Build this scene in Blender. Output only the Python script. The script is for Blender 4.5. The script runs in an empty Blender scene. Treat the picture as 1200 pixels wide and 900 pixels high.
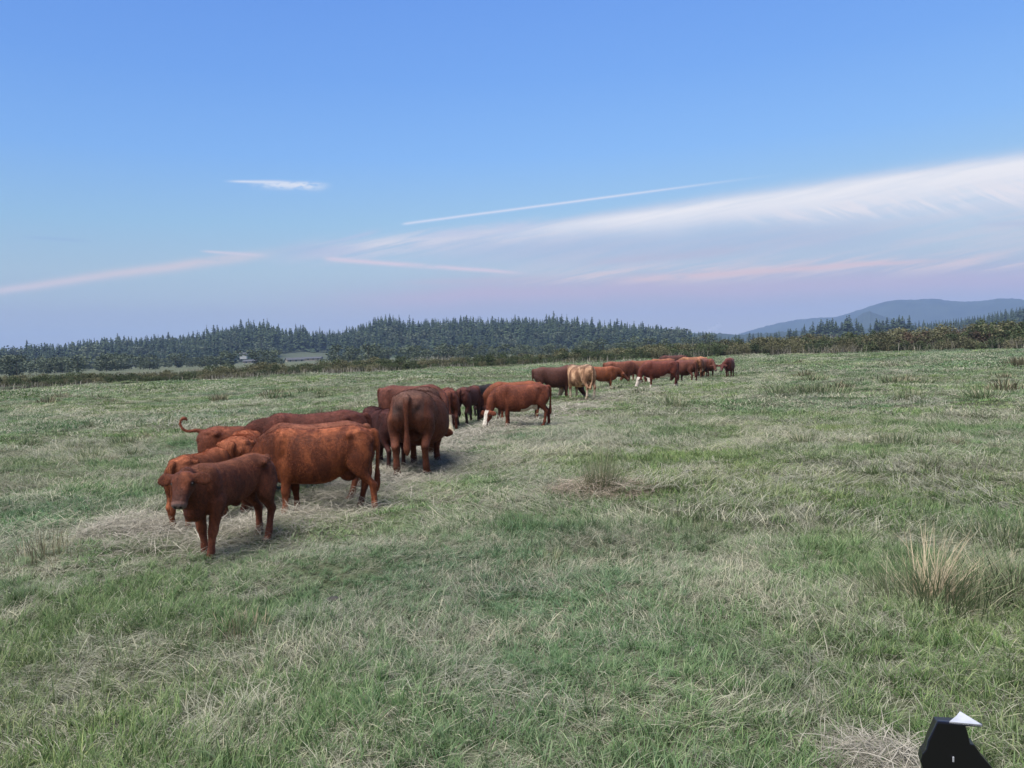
import bpy, math, random, os
import numpy as np
from mathutils import Vector, Matrix

random.seed(7)
rng = np.random.default_rng(11)
R = math.radians
scene = bpy.context.scene
COL = scene.collection

# ------------------------------------------------------------------ camera
CAM_H, FPX = 2.10, 870.0
pitch, roll = math.atan(38.0 / FPX), R(1.9)
F = Vector((0, math.cos(pitch), -math.sin(pitch)))
R0 = Vector((1, 0, 0)); U0 = Vector((0, math.sin(pitch), math.cos(pitch)))
CR = R0 * math.cos(roll) - U0 * math.sin(roll)
CU = U0 * math.cos(roll) + R0 * math.sin(roll)
cam_data = bpy.data.cameras.new('camera')
cam = bpy.data.objects.new('camera', cam_data); COL.objects.link(cam)
cam.matrix_world = Matrix(((CR.x, CU.x, -F.x, 0), (CR.y, CU.y, -F.y, 0), (CR.z, CU.z, -F.z, CAM_H), (0, 0, 0, 1)))
cam_data.sensor_width = 36.0
cam_data.lens = 36.0 * FPX / 1200.0
cam_data.clip_start = 0.05; cam_data.clip_end = 30000
scene.camera = cam
scene.render.resolution_x, scene.render.resolution_y = 1024, 768

def pix_dir(x, y):
    return F + CR * ((x - 600) / FPX) - CU * ((y - 450) / FPX)
def on_ground(x, y, z=0.0):
    d = pix_dir(x, y)
    t = (z - CAM_H) / d.z
    return d.x * t, d.y * t
def at_dist(x, y, dist):
    """point seen at pixel x, y whose horizontal distance is dist"""
    d = pix_dir(x, y); t = dist / math.hypot(d.x, d.y)
    return d.x * t, d.y * t, CAM_H + d.z * t
def sky_uv(x, y):
    d = pix_dir(x, y); return d.x / d.y, d.z / d.y

# ------------------------------------------------------------------ render settings
scene.render.engine = 'CYCLES'
scene.cycles.use_denoising = True
scene.cycles.max_bounces = 5
scene.cycles.diffuse_bounces = 3
scene.cycles.glossy_bounces = 2
scene.cycles.transmission_bounces = 3
scene.cycles.volume_bounces = 1
scene.view_settings.view_transform = 'Standard'
scene.view_settings.look = 'None'
scene.view_settings.gamma = 1
scene.view_settings.use_curve_mapping = False
scene.view_settings.exposure = 1.15

# ------------------------------------------------------------------ world
SUN_EL, SUN_AZ = 66.0, 235.0       # elevation; compass angle clockwise from +Y (behind and to the left)
world = bpy.data.worlds.new('World'); scene.world = world
world.use_nodes = True
nt = world.node_tree; nt.nodes.clear()

class G:
    """small helper for math on node sockets"""
    def __init__(self, nt): self.nt = nt
    def n(self, t, **k):
        nd = self.nt.nodes.new(t)
        for a, b in k.items(): setattr(nd, a, b)
        return nd
    def put(self, sock, v):
        if isinstance(v, (int, float)): sock.default_value = v
        elif isinstance(v, tuple): sock.default_value = v if len(v) == len(sock.default_value) else tuple(v) + (1,)
        else: self.nt.links.new(v, sock)
    def m(self, op, a, b=0.0, c=0.0, clamp=False):
        nd = self.n('ShaderNodeMath', operation=op, use_clamp=clamp)
        for i, v in enumerate((a, b, c)): self.put(nd.inputs[i], v)
        return nd.outputs[0]
    def mix(self, fac, a, b, blend='MIX'):
        nd = self.n('ShaderNodeMix', data_type='RGBA', blend_type=blend)
        self.put(nd.inputs[0], fac); self.put(nd.inputs[6], a); self.put(nd.inputs[7], b)
        return nd.outputs[2]
    def sstep(self, v, lo, hi, a=0.0, b=1.0):
        nd = self.n('ShaderNodeMapRange', interpolation_type='SMOOTHSTEP')
        for i, q in enumerate((v, lo, hi, a, b)): self.put(nd.inputs[i], q)
        return nd.outputs[0]
    def noise(self, vec, scale, detail=3, rough=0.5, dist=0.0, dims='3D'):
        nd = self.n('ShaderNodeTexNoise', noise_dimensions=dims)
        if vec is not None: self.put(nd.inputs['Vector'], vec)
        nd.inputs['Scale'].default_value = scale; nd.inputs['Detail'].default_value = detail
        nd.inputs['Roughness'].default_value = rough; nd.inputs['Distortion'].default_value = dist
        return nd.outputs[0]
    def xyz(self, x, y, z=0.0):
        nd = self.n('ShaderNodeCombineXYZ')
        for i, v in enumerate((x, y, z)): self.put(nd.inputs[i], v)
        return nd.outputs[0]
    def ramp(self, fac, stops):
        nd = self.n('ShaderNodeValToRGB'); self.put(nd.inputs[0], fac)
        el = nd.color_ramp.elements
        while len(el) > 1: el.remove(el[-1])
        for i, (p, c) in enumerate(stops):
            e = el[0] if i == 0 else el.new(p)
            e.position = p; e.color = (*c, 1)
        return nd.outputs[0]

def lin(c):
    return tuple(((v / 255) / 12.92 if v / 255 <= 0.04045 else ((v / 255 + 0.055) / 1.055) ** 2.4) for v in c)

g = G(nt)
geo = g.n('ShaderNodeTexCoord')
sep = g.n('ShaderNodeSeparateXYZ'); nt.links.new(geo.outputs['Generated'], sep.inputs[0])
X, Y, Z = sep.outputs
Yp = g.m('MAXIMUM', Y, 0.05)
U = g.m('DIVIDE', X, Yp); V = g.m('DIVIDE', Z, Yp)
front = g.sstep(Y, 0.05, 0.3)
ELV = Z
EXPO = 2 ** scene.view_settings.exposure
def sk(c, k=1.0): return tuple(v / EXPO * k for v in lin(c))
sky = g.n('ShaderNodeTexSky', sky_type='NISHITA', sun_disc=False)
sky.sun_elevation = R(SUN_EL); sky.sun_rotation = R(SUN_AZ); sky.air_density = 1.2; sky.dust_density = 1.5; sky.ozone_density = 1.5
# colours of the dusk air against height above the horizon
SKY_STOPS = [(0.0, (196, 192, 196)), (0.05, (188, 194, 204)), (0.11, (184, 206, 218)), (0.17, (160, 202, 232)),
             (0.25, (132, 186, 248)), (0.34, (112, 168, 244)), (0.46, (96, 150, 236)), (0.62, (84, 134, 224)), (1.0, (72, 118, 198))]
grad = g.ramp(g.m('MAXIMUM', ELV, 0.0), [(p, sk(c)) for p, c in SKY_STOPS])
# a little darker and deeper towards the left (away from the glow)
side = g.sstep(U, -0.75, 0.25)
grad = g.mix(side, g.mix(1.0, grad, (0.80, 0.86, 0.92), 'MULTIPLY'), grad)
SKY_STR = 0.10
nish = g.mix(1.0, sky.outputs[0], (SKY_STR,) * 3, 'MULTIPLY')
base = g.mix(0.92, nish, grad)

pos = g.xyz(U, V, 0.0)
wob = g.m('SUBTRACT', g.noise(pos, 5.0, 4, 0.6), 0.5)
fine = g.noise(g.xyz(g.m('MULTIPLY', U, 14.0), g.m('MULTIPLY', V, 60.0)), 1.0, 5, 0.62)
def streak(p0, p1, w0, w1, soft0=0.15, soft1=0.15, wobble=0.0, power=1.0, wtop=None):
    """soft band along the line from pixel p0 to p1 of the sky; w0, w1 half widths in pixels"""
    a, b = sky_uv(*p0), sky_uv(*p1)
    dx, dy = b[0] - a[0], b[1] - a[1]; L = math.hypot(dx, dy); dx /= L; dy /= L
    vx = g.m('SUBTRACT', U, a[0]); vy = g.m('SUBTRACT', V, a[1])
    t = g.m('DIVIDE', g.m('ADD', g.m('MULTIPLY', vx, dx), g.m('MULTIPLY', vy, dy)), L)
    s = g.m('SUBTRACT', g.m('MULTIPLY', vy, dx), g.m('MULTIPLY', vx, dy))
    if wobble: s = g.m('ADD', s, g.m('MULTIPLY', wob, wobble / FPX))
    tc = g.m('MAXIMUM', g.m('MINIMUM', t, 1.0), 0.0)
    w = g.m('ADD', w0 / FPX, g.m('MULTIPLY', tc, (w1 - w0) / FPX))
    if wtop is not None:
        wt = g.m('ADD', wtop[0] / FPX, g.m('MULTIPLY', tc, (wtop[1] - wtop[0]) / FPX))
        isup = g.m('GREATER_THAN', s, 0.0)
        w = g.m('ADD', g.m('MULTIPLY', wt, isup), g.m('MULTIPLY', w, g.m('SUBTRACT', 1.0, isup)))
    q = g.m('DIVIDE', s, w)
    e = g.m('EXPONENT', g.m('MULTIPLY', g.m('POWER', g.m('ABSOLUTE', q), 2.0 * power), -1.0))
    e = g.m('MULTIPLY', e, g.sstep(t, 0.0, soft0)); e = g.m('MULTIPLY', e, g.sstep(t, 1.0, 1.0 - soft1))
    return g.m('MULTIPLY', e, front)
def tex(v, lo, hi, vec=None, f=None):
    return g.m('MULTIPLY', v, g.sstep(fine if f is None else f, lo, hi))
def layer(base, fac, col, k):
    return g.mix(g.m('MULTIPLY', fac, k, clamp=True), base, sk(col))
# lilac bank low over the horizon
base = layer(base, streak((180, 372), (1300, 338), 26, 40, 0.35, 0.1, 20), (182, 178, 200), 0.7)
base = layer(base, streak((330, 352), (1300, 325), 10, 16, 0.25, 0.1, 26), (204, 186, 206), 0.75)
base = layer(base, streak((-300, 372), (420, 366), 16, 10, 0.1, 0.3, 16), (166, 176, 204), 0.35)
# slanting ripples for the cirrus
rc = g.m('SUBTRACT', g.m('MULTIPLY', U, 0.90), g.m('MULTIPLY', V, 0.42))
rs = g.m('ADD', g.m('MULTIPLY', V, 0.90), g.m('MULTIPLY', U, 0.42))
rip = g.noise(g.xyz(g.m('MULTIPLY', rc, 7.0), g.m('MULTIPLY', rs, 46.0)), 1.0, 6, 0.68, 0.5)
soft = g.noise(g.xyz(g.m('MULTIPLY', U, 5.0), g.m('MULTIPLY', V, 18.0)), 1.0, 4, 0.6, 0.5)
al = g.m('ADD', g.m('MULTIPLY', U, 0.985), g.m('MULTIPLY', V, 0.17)); ac = g.m('SUBTRACT', g.m('MULTIPLY', V, 0.985), g.m('MULTIPLY', U, 0.17))
fib = g.noise(g.xyz(g.m('MULTIPLY', al, 5.0), g.m('MULTIPLY', ac, 75.0)), 1.0, 6, 0.65, 0.3)
band = streak((400, 298), (1260, 180), 12, 78, 0.22, 0.02, 9, 1.0, (5, 13))
base = layer(base, g.m('MULTIPLY', band, g.sstep(fib, 0.2, 0.65, 0.45, 1.0)), (206, 214, 232), 0.92)
core = streak((540, 282), (1260, 183), 5, 44, 0.25, 0.02, 7, 1.0, (4, 10))
base = layer(base, g.m('MULTIPLY', core, g.sstep(fib, 0.25, 0.6, 0.62, 1.0)), (248, 246, 248), 1.0)
edge = streak((820, 262), (1260, 218), 6, 20, 0.3, 0.02, 16)
base = layer(base, g.m('MULTIPLY', edge, g.sstep(rip, 0.42, 0.6)), (246, 240, 242), 0.9)
base = layer(base, g.m('MULTIPLY', streak((290, 302), (600, 278), 11, 15, 0.3, 0.35, 18), g.sstep(fib, 0.35, 0.65, 0.2, 1.0)), (206, 208, 224), 0.75)
base = layer(base, g.m('MULTIPLY', streak((500, 318), (1300, 262), 16, 26, 0.3, 0.02, 22), g.sstep(fib, 0.4, 0.65, 0.1, 1.0)), (216, 214, 222), 0.75)
base = layer(base, g.m('MULTIPLY', streak((340, 292), (760, 268), 9, 12, 0.25, 0.3, 20), g.sstep(fib, 0.42, 0.62, 0.0, 1.0)), (230, 228, 234), 0.85)
base = layer(base, g.m('MULTIPLY', streak((560, 330), (1300, 300), 9, 12, 0.2, 0.02, 24), g.sstep(fib, 0.45, 0.62, 0.0, 1.0)), (236, 216, 214), 0.8)
base = layer(base, tex(streak((470, 283), (665, 256), 6, 7, 0.25, 0.4, 8), 0.3, 0.6), (206, 212, 232), 0.8)
base = layer(base, streak((430, 300), (1150, 275), 18, 22, 0.3, 0.3, 26), (176, 188, 216), 0.5)
# contrails and thin streaks
base = layer(base, streak((468, 263), (940, 201), 1.5, 1.2, 0.02, 0.5, 1.5), (216, 226, 246), 1.0)
base = layer(base, tex(streak((374, 302), (630, 322), 3.2, 2.0, 0.06, 0.2, 5), 0.2, 0.5), (226, 214, 224), 1.0)
base = layer(base, tex(streak((-30, 345), (350, 292), 4.6, 6.0, 0.02, 0.25, 8), 0.1, 0.5), (218, 210, 216), 0.95)
base = layer(base, tex(streak((372, 287), (452, 268), 2.5, 2.5, 0.3, 0.3, 7), 0.2, 0.5), (186, 202, 228), 0.8)
base = layer(base, streak((300, 295), (460, 290), 7, 9, 0.4, 0.4, 12), (182, 196, 222), 0.6)
base = layer(base, streak((230, 294), (318, 300), 1.3, 2.2, 0.2, 0.3, 2), (218, 214, 226), 0.9)
base = layer(base, streak((10, 276), (120, 284), 1.6, 1.6, 0.4, 0.4, 3), (150, 180, 220), 0.5)
base = layer(base, tex(streak((690, 331), (1150, 302), 5.5, 2.4, 0.2, 0.3, 10), 0.2, 0.55), (232, 206, 206), 0.95)
base = layer(base, streak((440, 331), (700, 327), 3.0, 5, 0.3, 0.3, 5), (202, 192, 208), 0.5)
base = layer(base, streak((650, 312), (900, 290), 5, 6, 0.3, 0.3, 14), (196, 190, 208), 0.5)
base = layer(base, streak((1130, 262), (1250, 262), 3, 4, 0.4, 0.1, 6), (190, 200, 222), 0.5)
# the small bright cloud
puff = g.noise(g.xyz(g.m('MULTIPLY', U, 60.0), g.m('MULTIPLY', V, 150.0)), 1.0, 4, 0.65)
lens = streak((286, 214.5), (394, 218), 5.0, 5.5, 0.4, 0.35, 4, 1.3, (3.6, 3.2))
base = layer(base, g.m('MULTIPLY', lens, g.sstep(puff, 0.32, 0.55, 0.1, 1.0)), (224, 232, 246), 1.0)
base = layer(base, streak((258, 212.2), (350, 214), 1.2, 2.0, 0.3, 0.3), (218, 228, 246), 0.95)
# unseen sunset side of the sky, behind the camera, boosted warm to light the field
glow = g.m('MULTIPLY', g.sstep(Y, 0.05, -0.7), g.sstep(Z, 0.9, 0.05))
base = g.mix(glow, base, sk((235, 228, 222), 0.8))
low = g.sstep(Z, -0.15, -0.01)
base = g.mix(low, sk((105, 112, 96)), base)
bg = g.n('ShaderNodeBackground'); nt.links.new(base, bg.inputs[0]); bg.inputs[1].default_value = 1.0
wo = g.n('ShaderNodeOutputWorld'); nt.links.new(bg.outputs[0], wo.inputs[0])

# ------------------------------------------------------------------ sun (soft and high behind the camera, added in place of broad skylight)
sd = bpy.data.lights.new('sun', 'SUN'); so = bpy.data.objects.new('sun', sd); COL.objects.link(so)
sd.energy = 3.75; sd.angle = R(48); sd.color = (1.0, 0.955, 0.90)
sdir = Vector((math.sin(R(SUN_AZ)) * math.cos(R(SUN_EL)), math.cos(R(SUN_AZ)) * math.cos(R(SUN_EL)), math.sin(R(SUN_EL))))
so.rotation_euler = sdir.to_track_quat('Z', 'Y').to_euler()
so.location = (-20, -30, 30)

# ------------------------------------------------------------------ helpers
def tag(o, label=None, cat=None, group=None, kind=None):
    if label: o['label'] = label
    if cat: o['category'] = cat
    if group: o['group'] = group
    if kind: o['kind'] = kind
    return o
def link(o, parent=None):
    COL.objects.link(o)
    if parent: o.parent = parent
    return o
def mesh_np(name, V_, faces_flat, loop_tot, mat, attrs=None, smooth=False):
    """fast mesh: V_ (n,3), flat corner indices, corners per face"""
    me = bpy.data.meshes.new(name)
    V_ = np.asarray(V_, np.float32); ff = np.asarray(faces_flat, np.int32); lt = np.asarray(loop_tot, np.int32)
    me.vertices.add(len(V_)); me.vertices.foreach_set('co', V_.ravel())
    me.loops.add(len(ff)); me.loops.foreach_set('vertex_index', ff)
    me.polygons.add(len(lt)); ls = np.concatenate(([0], np.cumsum(lt)[:-1])).astype(np.int32)
    me.polygons.foreach_set('loop_start', ls); me.polygons.foreach_set('loop_total', lt)
    if smooth: me.polygons.foreach_set('use_smooth', np.ones(len(lt), bool))
    if attrs:
        for k, a in attrs.items():
            at = me.attributes.new(k, 'FLOAT_COLOR', 'POINT')
            a = np.asarray(a, np.float32)
            if a.shape[1] == 3: a = np.concatenate([a, np.ones((len(a), 1), np.float32)], 1)
            at.data.foreach_set('color', a.ravel())
    me.update(calc_edges=True)
    if mat: me.materials.append(mat)
    return me

def hsh(ix, iy, seed):
    n = (ix.astype(np.int64) * 374761393 + iy.astype(np.int64) * 668265263 + seed * 1442695041) & 0xffffffff
    n = ((n ^ (n >> 13)) * 1274126177) & 0xffffffff
    return ((n ^ (n >> 16)) & 0xffff) / 65535.0
def vnoise(x, y, scale, seed=0):
    x = np.asarray(x, float) / scale; y = np.asarray(y, float) / scale
    ix, iy = np.floor(x), np.floor(y); fx, fy = x - ix, y - iy
    fx = fx * fx * (3 - 2 * fx); fy = fy * fy * (3 - 2 * fy)
    a = hsh(ix, iy, seed); b = hsh(ix + 1, iy, seed); c = hsh(ix, iy + 1, seed); d = hsh(ix + 1, iy + 1, seed)
    return (a * (1 - fx) + b * fx) * (1 - fy) + (c * (1 - fx) + d * fx) * fy
def fbm(x, y, scale, seed=0, octv=3):
    s = 0; amp = 1; tot = 0
    for i in range(octv):
        s = s + amp * vnoise(x, y, scale / 2 ** i, seed + i * 17); tot += amp; amp *= 0.5
    return s / tot
def gz(x, y):
    x = np.asarray(x, float); y = np.asarray(y, float)
    r = np.hypot(x, y)
    near = np.clip((70 - r) / 40, 0, 1)
    z = (vnoise(x, y, 0.9, 3) - 0.5) * 0.16 * np.clip((16 - r) / 8, 0, 1) + (vnoise(x, y, 2.6, 4) - 0.5) * 0.13 * near
    z = z + (vnoise(x, y, 11.0, 5) - 0.5) * 0.16 * np.clip(1 - (r - 60) / 60, 0, 1)
    return z

def new_mat(name):
    m = bpy.data.materials.new(name); m.use_nodes = True
    m.node_tree.nodes.clear(); return m, G(m.node_tree)
def finish(m, gg, col, rough=0.9, spec=0.2, bump=None, bstr=0.3, bdist=0.02, transl=0.0, metallic=0.0, sheen=0.0):
    b = gg.n('ShaderNodeBsdfPrincipled')
    gg.put(b.inputs['Base Color'], col); gg.put(b.inputs['Roughness'], rough)
    b.inputs['Specular IOR Level'].default_value = spec; b.inputs['Metallic'].default_value = metallic
    if sheen:
        b.inputs['Sheen Weight'].default_value = sheen; b.inputs['Sheen Roughness'].default_value = 0.5
    if bump is not None:
        bn = gg.n('ShaderNodeBump'); bn.inputs['Strength'].default_value = bstr; bn.inputs['Distance'].default_value = bdist
        gg.put(bn.inputs['Height'], bump); gg.nt.links.new(bn.outputs[0], b.inputs['Normal'])
    out = gg.n('ShaderNodeOutputMaterial')
    if transl:
        t = gg.n('ShaderNodeBsdfTranslucent'); gg.put(t.inputs[0], col)
        mx = gg.n('ShaderNodeMixShader'); mx.inputs[0].default_value = transl
        gg.nt.links.new(b.outputs[0], mx.inputs[1]); gg.nt.links.new(t.outputs[0], mx.inputs[2])
        gg.nt.links.new(mx.outputs[0], out.inputs[0])
    else:
        gg.nt.links.new(b.outputs[0], out.inputs[0])
    return m

# ------------------------------------------------------------------ materials
def mat_ground():
    m, q = new_mat('soil_and_thatch')
    p = q.n('ShaderNodeNewGeometry').outputs['Position']
    n1 = q.noise(p, 0.35, 5, 0.6); n2 = q.noise(p, 3.0, 4, 0.6); n3 = q.noise(p, 22.0, 3, 0.6)
    c = q.mix(q.sstep(n1, 0.38, 0.62), (0.085, 0.115, 0.060), (0.16, 0.165, 0.110))
    c = q.mix(q.sstep(n2, 0.35, 0.65, 0, 0.6), c, (0.12, 0.125, 0.075))
    c = q.mix(q.sstep(n3, 0.3, 0.7, 0, 0.7), q.mix(1.0, c, (0.45, 0.45, 0.42), 'MULTIPLY'), c)
    return finish(m, q, c, 0.95, 0.1, n3, 0.6, 0.03)
M_ground = mat_ground()

def mat_blades():
    """grass blade colour: per-blade attribute (random, dryness, height) and per-patch dryness"""
    m, q = new_mat('grass_blades')
    a = q.n('ShaderNodeAttribute', attribute_name='blade'); s = q.n('ShaderNodeSeparateColor'); q.nt.links.new(a.outputs[0], s.inputs[0])
    rnd, dead, hgt = s.outputs
    ins = q.n('ShaderNodeAttribute', attribute_name='tint', attribute_type='INSTANCER')
    si = q.n('ShaderNodeSeparateColor'); q.nt.links.new(ins.outputs[0], si.inputs[0])
    t_r, t_dry, t_y = si.outputs
    green = q.ramp(rnd, [(0.0, (0.050, 0.108, 0.028)), (0.35, (0.080, 0.145, 0.048)), (0.65, (0.088, 0.142, 0.072)), (0.85, (0.145, 0.20, 0.085)), (1.0, (0.22, 0.255, 0.14))])
    green = q.mix(t_y, q.mix(1.0, green, (0.68, 0.95, 1.10), 'MULTIPLY'), q.mix(1.0, green, (1.22, 1.18, 0.72), 'MULTIPLY'))
    straw = q.ramp(rnd, [(0.0, (0.125, 0.12, 0.085)), (0.3, (0.22, 0.215, 0.16)), (0.6, (0.30, 0.295, 0.23)), (0.85, (0.36, 0.345, 0.26)), (1.0, (0.46, 0.42, 0.30))])
    tip = q.m('MULTIPLY', q.sstep(hgt, 0.45, 1.0), 0.35)
    green = q.mix(tip, green, (0.24, 0.24, 0.13))
    c = q.mix(q.m('ADD', dead, q.m('MULTIPLY', t_dry, 0.30), clamp=True), green, straw)
    c = q.mix(1.0, c, q.ramp(t_r, [(0, (0.72, 0.76, 0.76)), (0.5, (1.00, 1.02, 0.97)), (1, (1.28, 1.26, 1.18))]), 'MULTIPLY')
    return finish(m, q, c, 0.75, 0.25, transl=0.25)
M_blade = mat_blades()

def mat_simple(name, stops, scale=5.0, rough=0.9, spec=0.2, transl=0.0, objrand=0.0, bump=0.0, detail=4):
    m, q = new_mat(name)
    tc = q.n('ShaderNodeTexCoord').outputs['Object']
    n = q.noise(tc, scale, detail, 0.6)
    c = q.ramp(n, stops)
    if objrand:
        rr = q.n('ShaderNodeObjectInfo').outputs['Random']
        k = q.m('ADD', q.m('MULTIPLY', rr, objrand * 2), 1.0 - objrand)
        c = q.mix(1.0, c, q.xyz(k, k, k), 'MULTIPLY')
    return finish(m, q, c, rough, spec, n if bump else None, bump, 0.02, transl)

def mat_leaf(name, stops, transl=0.2, rough=0.8):
    """leaf colour from a per-leaf random attribute"""
    m, q = new_mat(name)
    a = q.n('ShaderNodeAttribute', attribute_name='leaf'); s = q.n('ShaderNodeSeparateColor'); q.nt.links.new(a.outputs[0], s.inputs[0])
    c = q.ramp(s.outputs[0], stops)
    rr = q.n('ShaderNodeObjectInfo').outputs['Random']
    k = q.m('ADD', q.m('MULTIPLY', rr, 0.35), 0.82)
    c = q.mix(1.0, c, q.xyz(k, k, k), 'MULTIPLY')
    return finish(m, q, c, rough, 0.2, transl=transl)
M_rush = mat_leaf('rush_blades', [(0, (0.065, 0.105, 0.045)), (0.5, (0.12, 0.16, 0.075)), (0.8, (0.21, 0.22, 0.125)), (1, (0.38, 0.34, 0.23))])
M_rush_dry = mat_leaf('dry_rush_blades', [(0, (0.09, 0.09, 0.05)), (0.5, (0.19, 0.175, 0.105)), (1, (0.32, 0.29, 0.19))])
M_thatch = mat_leaf('dead_thatch', [(0, (0.14, 0.11, 0.075)), (0.5, (0.27, 0.22, 0.16)), (1, (0.40, 0.35, 0.28))])
M_tan = mat_leaf('tan_stalks', [(0, (0.20, 0.16, 0.10)), (0.5, (0.34, 0.28, 0.18)), (1, (0.46, 0.39, 0.27))])
M_hay = mat_leaf('hay', [(0, (0.16, 0.145, 0.11)), (0.5, (0.31, 0.285, 0.225)), (1, (0.48, 0.445, 0.36))])
M_conifer = mat_leaf('conifer_needles', [(0, (0.010, 0.018, 0.010)), (0.5, (0.028, 0.046, 0.022)), (1, (0.062, 0.085, 0.038))], 0.05)
M_conifer_b = mat_leaf('alder_leaves', [(0, (0.045, 0.062, 0.035)), (0.6, (0.075, 0.095, 0.055)), (1, (0.12, 0.13, 0.085))], 0.1)
M_shrub = mat_leaf('shrub_leaves', [(0, (0.030, 0.045, 0.018)), (0.5, (0.055, 0.075, 0.030)), (0.85, (0.10, 0.115, 0.05)), (1, (0.17, 0.15, 0.08))], 0.15)
M_shrub_o = mat_leaf('olive_shrub_leaves', [(0, (0.06, 0.065, 0.030)), (0.5, (0.11, 0.11, 0.055)), (1, (0.20, 0.18, 0.10))], 0.15)
M_shrub_r = mat_leaf('russet_shrub_leaves', [(0, (0.04, 0.036, 0.022)), (0.5, (0.085, 0.058, 0.036)), (1, (0.15, 0.10, 0.065))], 0.15)
M_bark = mat_simple('bark', [(0.3, (0.05, 0.04, 0.03)), (0.7, (0.10, 0.08, 0.06))], 3.0)
M_hill = mat_simple('forest_floor', [(0.3, (0.035, 0.045, 0.025)), (0.7, (0.06, 0.07, 0.04))], 0.02)
M_mount = mat_simple('wooded_mountain', [(0.3, (0.012, 0.022, 0.020)), (0.7, (0.028, 0.042, 0.032))], 0.01)

def mat_cow():
    m, q = new_mat('cattle_coat')
    a = q.n('ShaderNodeAttribute', attribute_name='coat')
    tc = q.n('ShaderNodeTexCoord').outputs['Object']
    oi = q.n('ShaderNodeObjectInfo').outputs['Random']
    off = q.n('ShaderNodeVectorMath', operation='ADD'); q.put(off.inputs[0], tc); q.put(off.inputs[1], q.xyz(q.m('MULTIPLY', oi, 31.0), 0.0, 0.0))
    p = off.outputs[0]
    st = q.n('ShaderNodeVectorMath', operation='MULTIPLY'); q.put(st.inputs[0], p); q.put(st.inputs[1], (1.0, 1.0, 0.45))
    n1 = q.noise(st.outputs[0], 4.2, 5, 0.62, 0.5)
    st2 = q.n('ShaderNodeVectorMath', operation='MULTIPLY'); q.put(st2.inputs[0], p); q.put(st2.inputs[1], (0.45, 1.0, 0.22))
    n2 = q.noise(st2.outputs[0], 75.0, 3, 0.6)
    n3 = q.noise(p, 22.0, 4, 0.65)
    dark = q.mix(1.0, a.outputs[0], (0.34, 0.28, 0.26), 'MULTIPLY')
    k1 = q.m('MULTIPLY', q.sstep(n1, 0.42, 0.60, 1.0, 0.0), a.outputs['Alpha'])
    c = q.mix(k1, a.outputs[0], dark)
    c = q.mix(q.sstep(n1, 0.52, 0.70, 0.0, 0.45), c, q.mix(1.0, a.outputs[0], (1.75, 2.0, 2.1), 'MULTIPLY'))
    k = q.m('ADD', q.sstep(n2, 0.3, 0.7, 0.0, 0.35), q.sstep(n3, 0.3, 0.7, 0.0, 0.45)); k = q.m('ADD', k, 0.62)
    c = q.mix(1.0, c, q.xyz(k, k, k), 'MULTIPLY')
    h = q.m('ADD', q.m('MULTIPLY', n2, 0.5), n3)
    return finish(m, q, c, 0.72, 0.22, h, 0.55, 0.02, sheen=0.02)
M_cow = mat_cow()
def mat_flat(name, col, rough, spec=0.5, metallic=0.0):
    m, q = new_mat(name); n = q.noise(q.n('ShaderNodeTexCoord').outputs['Object'], 30.0, 3)
    c = q.mix(q.sstep(n, 0.3, 0.7), tuple(v * 0.85 for v in col), tuple(min(1, v * 1.1) for v in col))
    return finish(m, q, c, rough, spec, metallic=metallic)
M_eye = mat_flat('eyeball', (0.012, 0.008, 0.006), 0.12)
M_eartag = mat_flat('ear_tag_plastic', (0.75, 0.75, 0.70), 0.5)
M_dung = mat_flat('dung', (0.03, 0.028, 0.022), 0.8)

# ------------------------------------------------------------------ ground sheet
def build_ground():
    nr, na = 330, 540
    rr = np.concatenate(([0.0], 0.8 * (9500 / 0.8) ** (np.arange(nr) / (nr - 1))))
    # finer angular spacing ahead of the camera
    th = np.linspace(0, 2 * math.pi, na, endpoint=False)
    ang = math.pi / 2 + (th - math.pi) * (0.45 + 0.55 * (np.abs(th - math.pi) / math.pi) ** 1.2)
    ang = np.sort(ang)
    v = [(0, 0, float(gz(0, 0)))]
    RR, AA = np.meshgrid(rr[1:], ang, indexing='ij')
    xs = (RR * np.cos(AA)).ravel(); ys = (RR * np.sin(AA)).ravel()
    zs = gz(xs, ys)
    Vv = np.concatenate([np.array(v), np.stack([xs, ys, zs], 1)])
    i = np.arange(nr - 1)[:, None]; j = np.arange(na)[None, :]; j2 = (j + 1) % na
    a = 1 + i * na + j; b = 1 + (i + 1) * na + j; c = 1 + (i + 1) * na + j2; d = 1 + i * na + j2
    quads = np.stack([a, b, c, d], -1).reshape(-1, 4)
    tris = np.stack([np.zeros(na, int), 1 + np.arange(na), 1 + (np.arange(na) + 1) % na], 1)
    me = mesh_np('pasture', Vv, np.concatenate([quads.ravel(), tris.ravel()]), [4] * len(quads) + [3] * na, M_ground, smooth=True)
    o = link(bpy.data.objects.new('pasture', me))
    tag(o, 'gently uneven pasture ground under the grass', 'ground', kind='structure')
build_ground()

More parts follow.
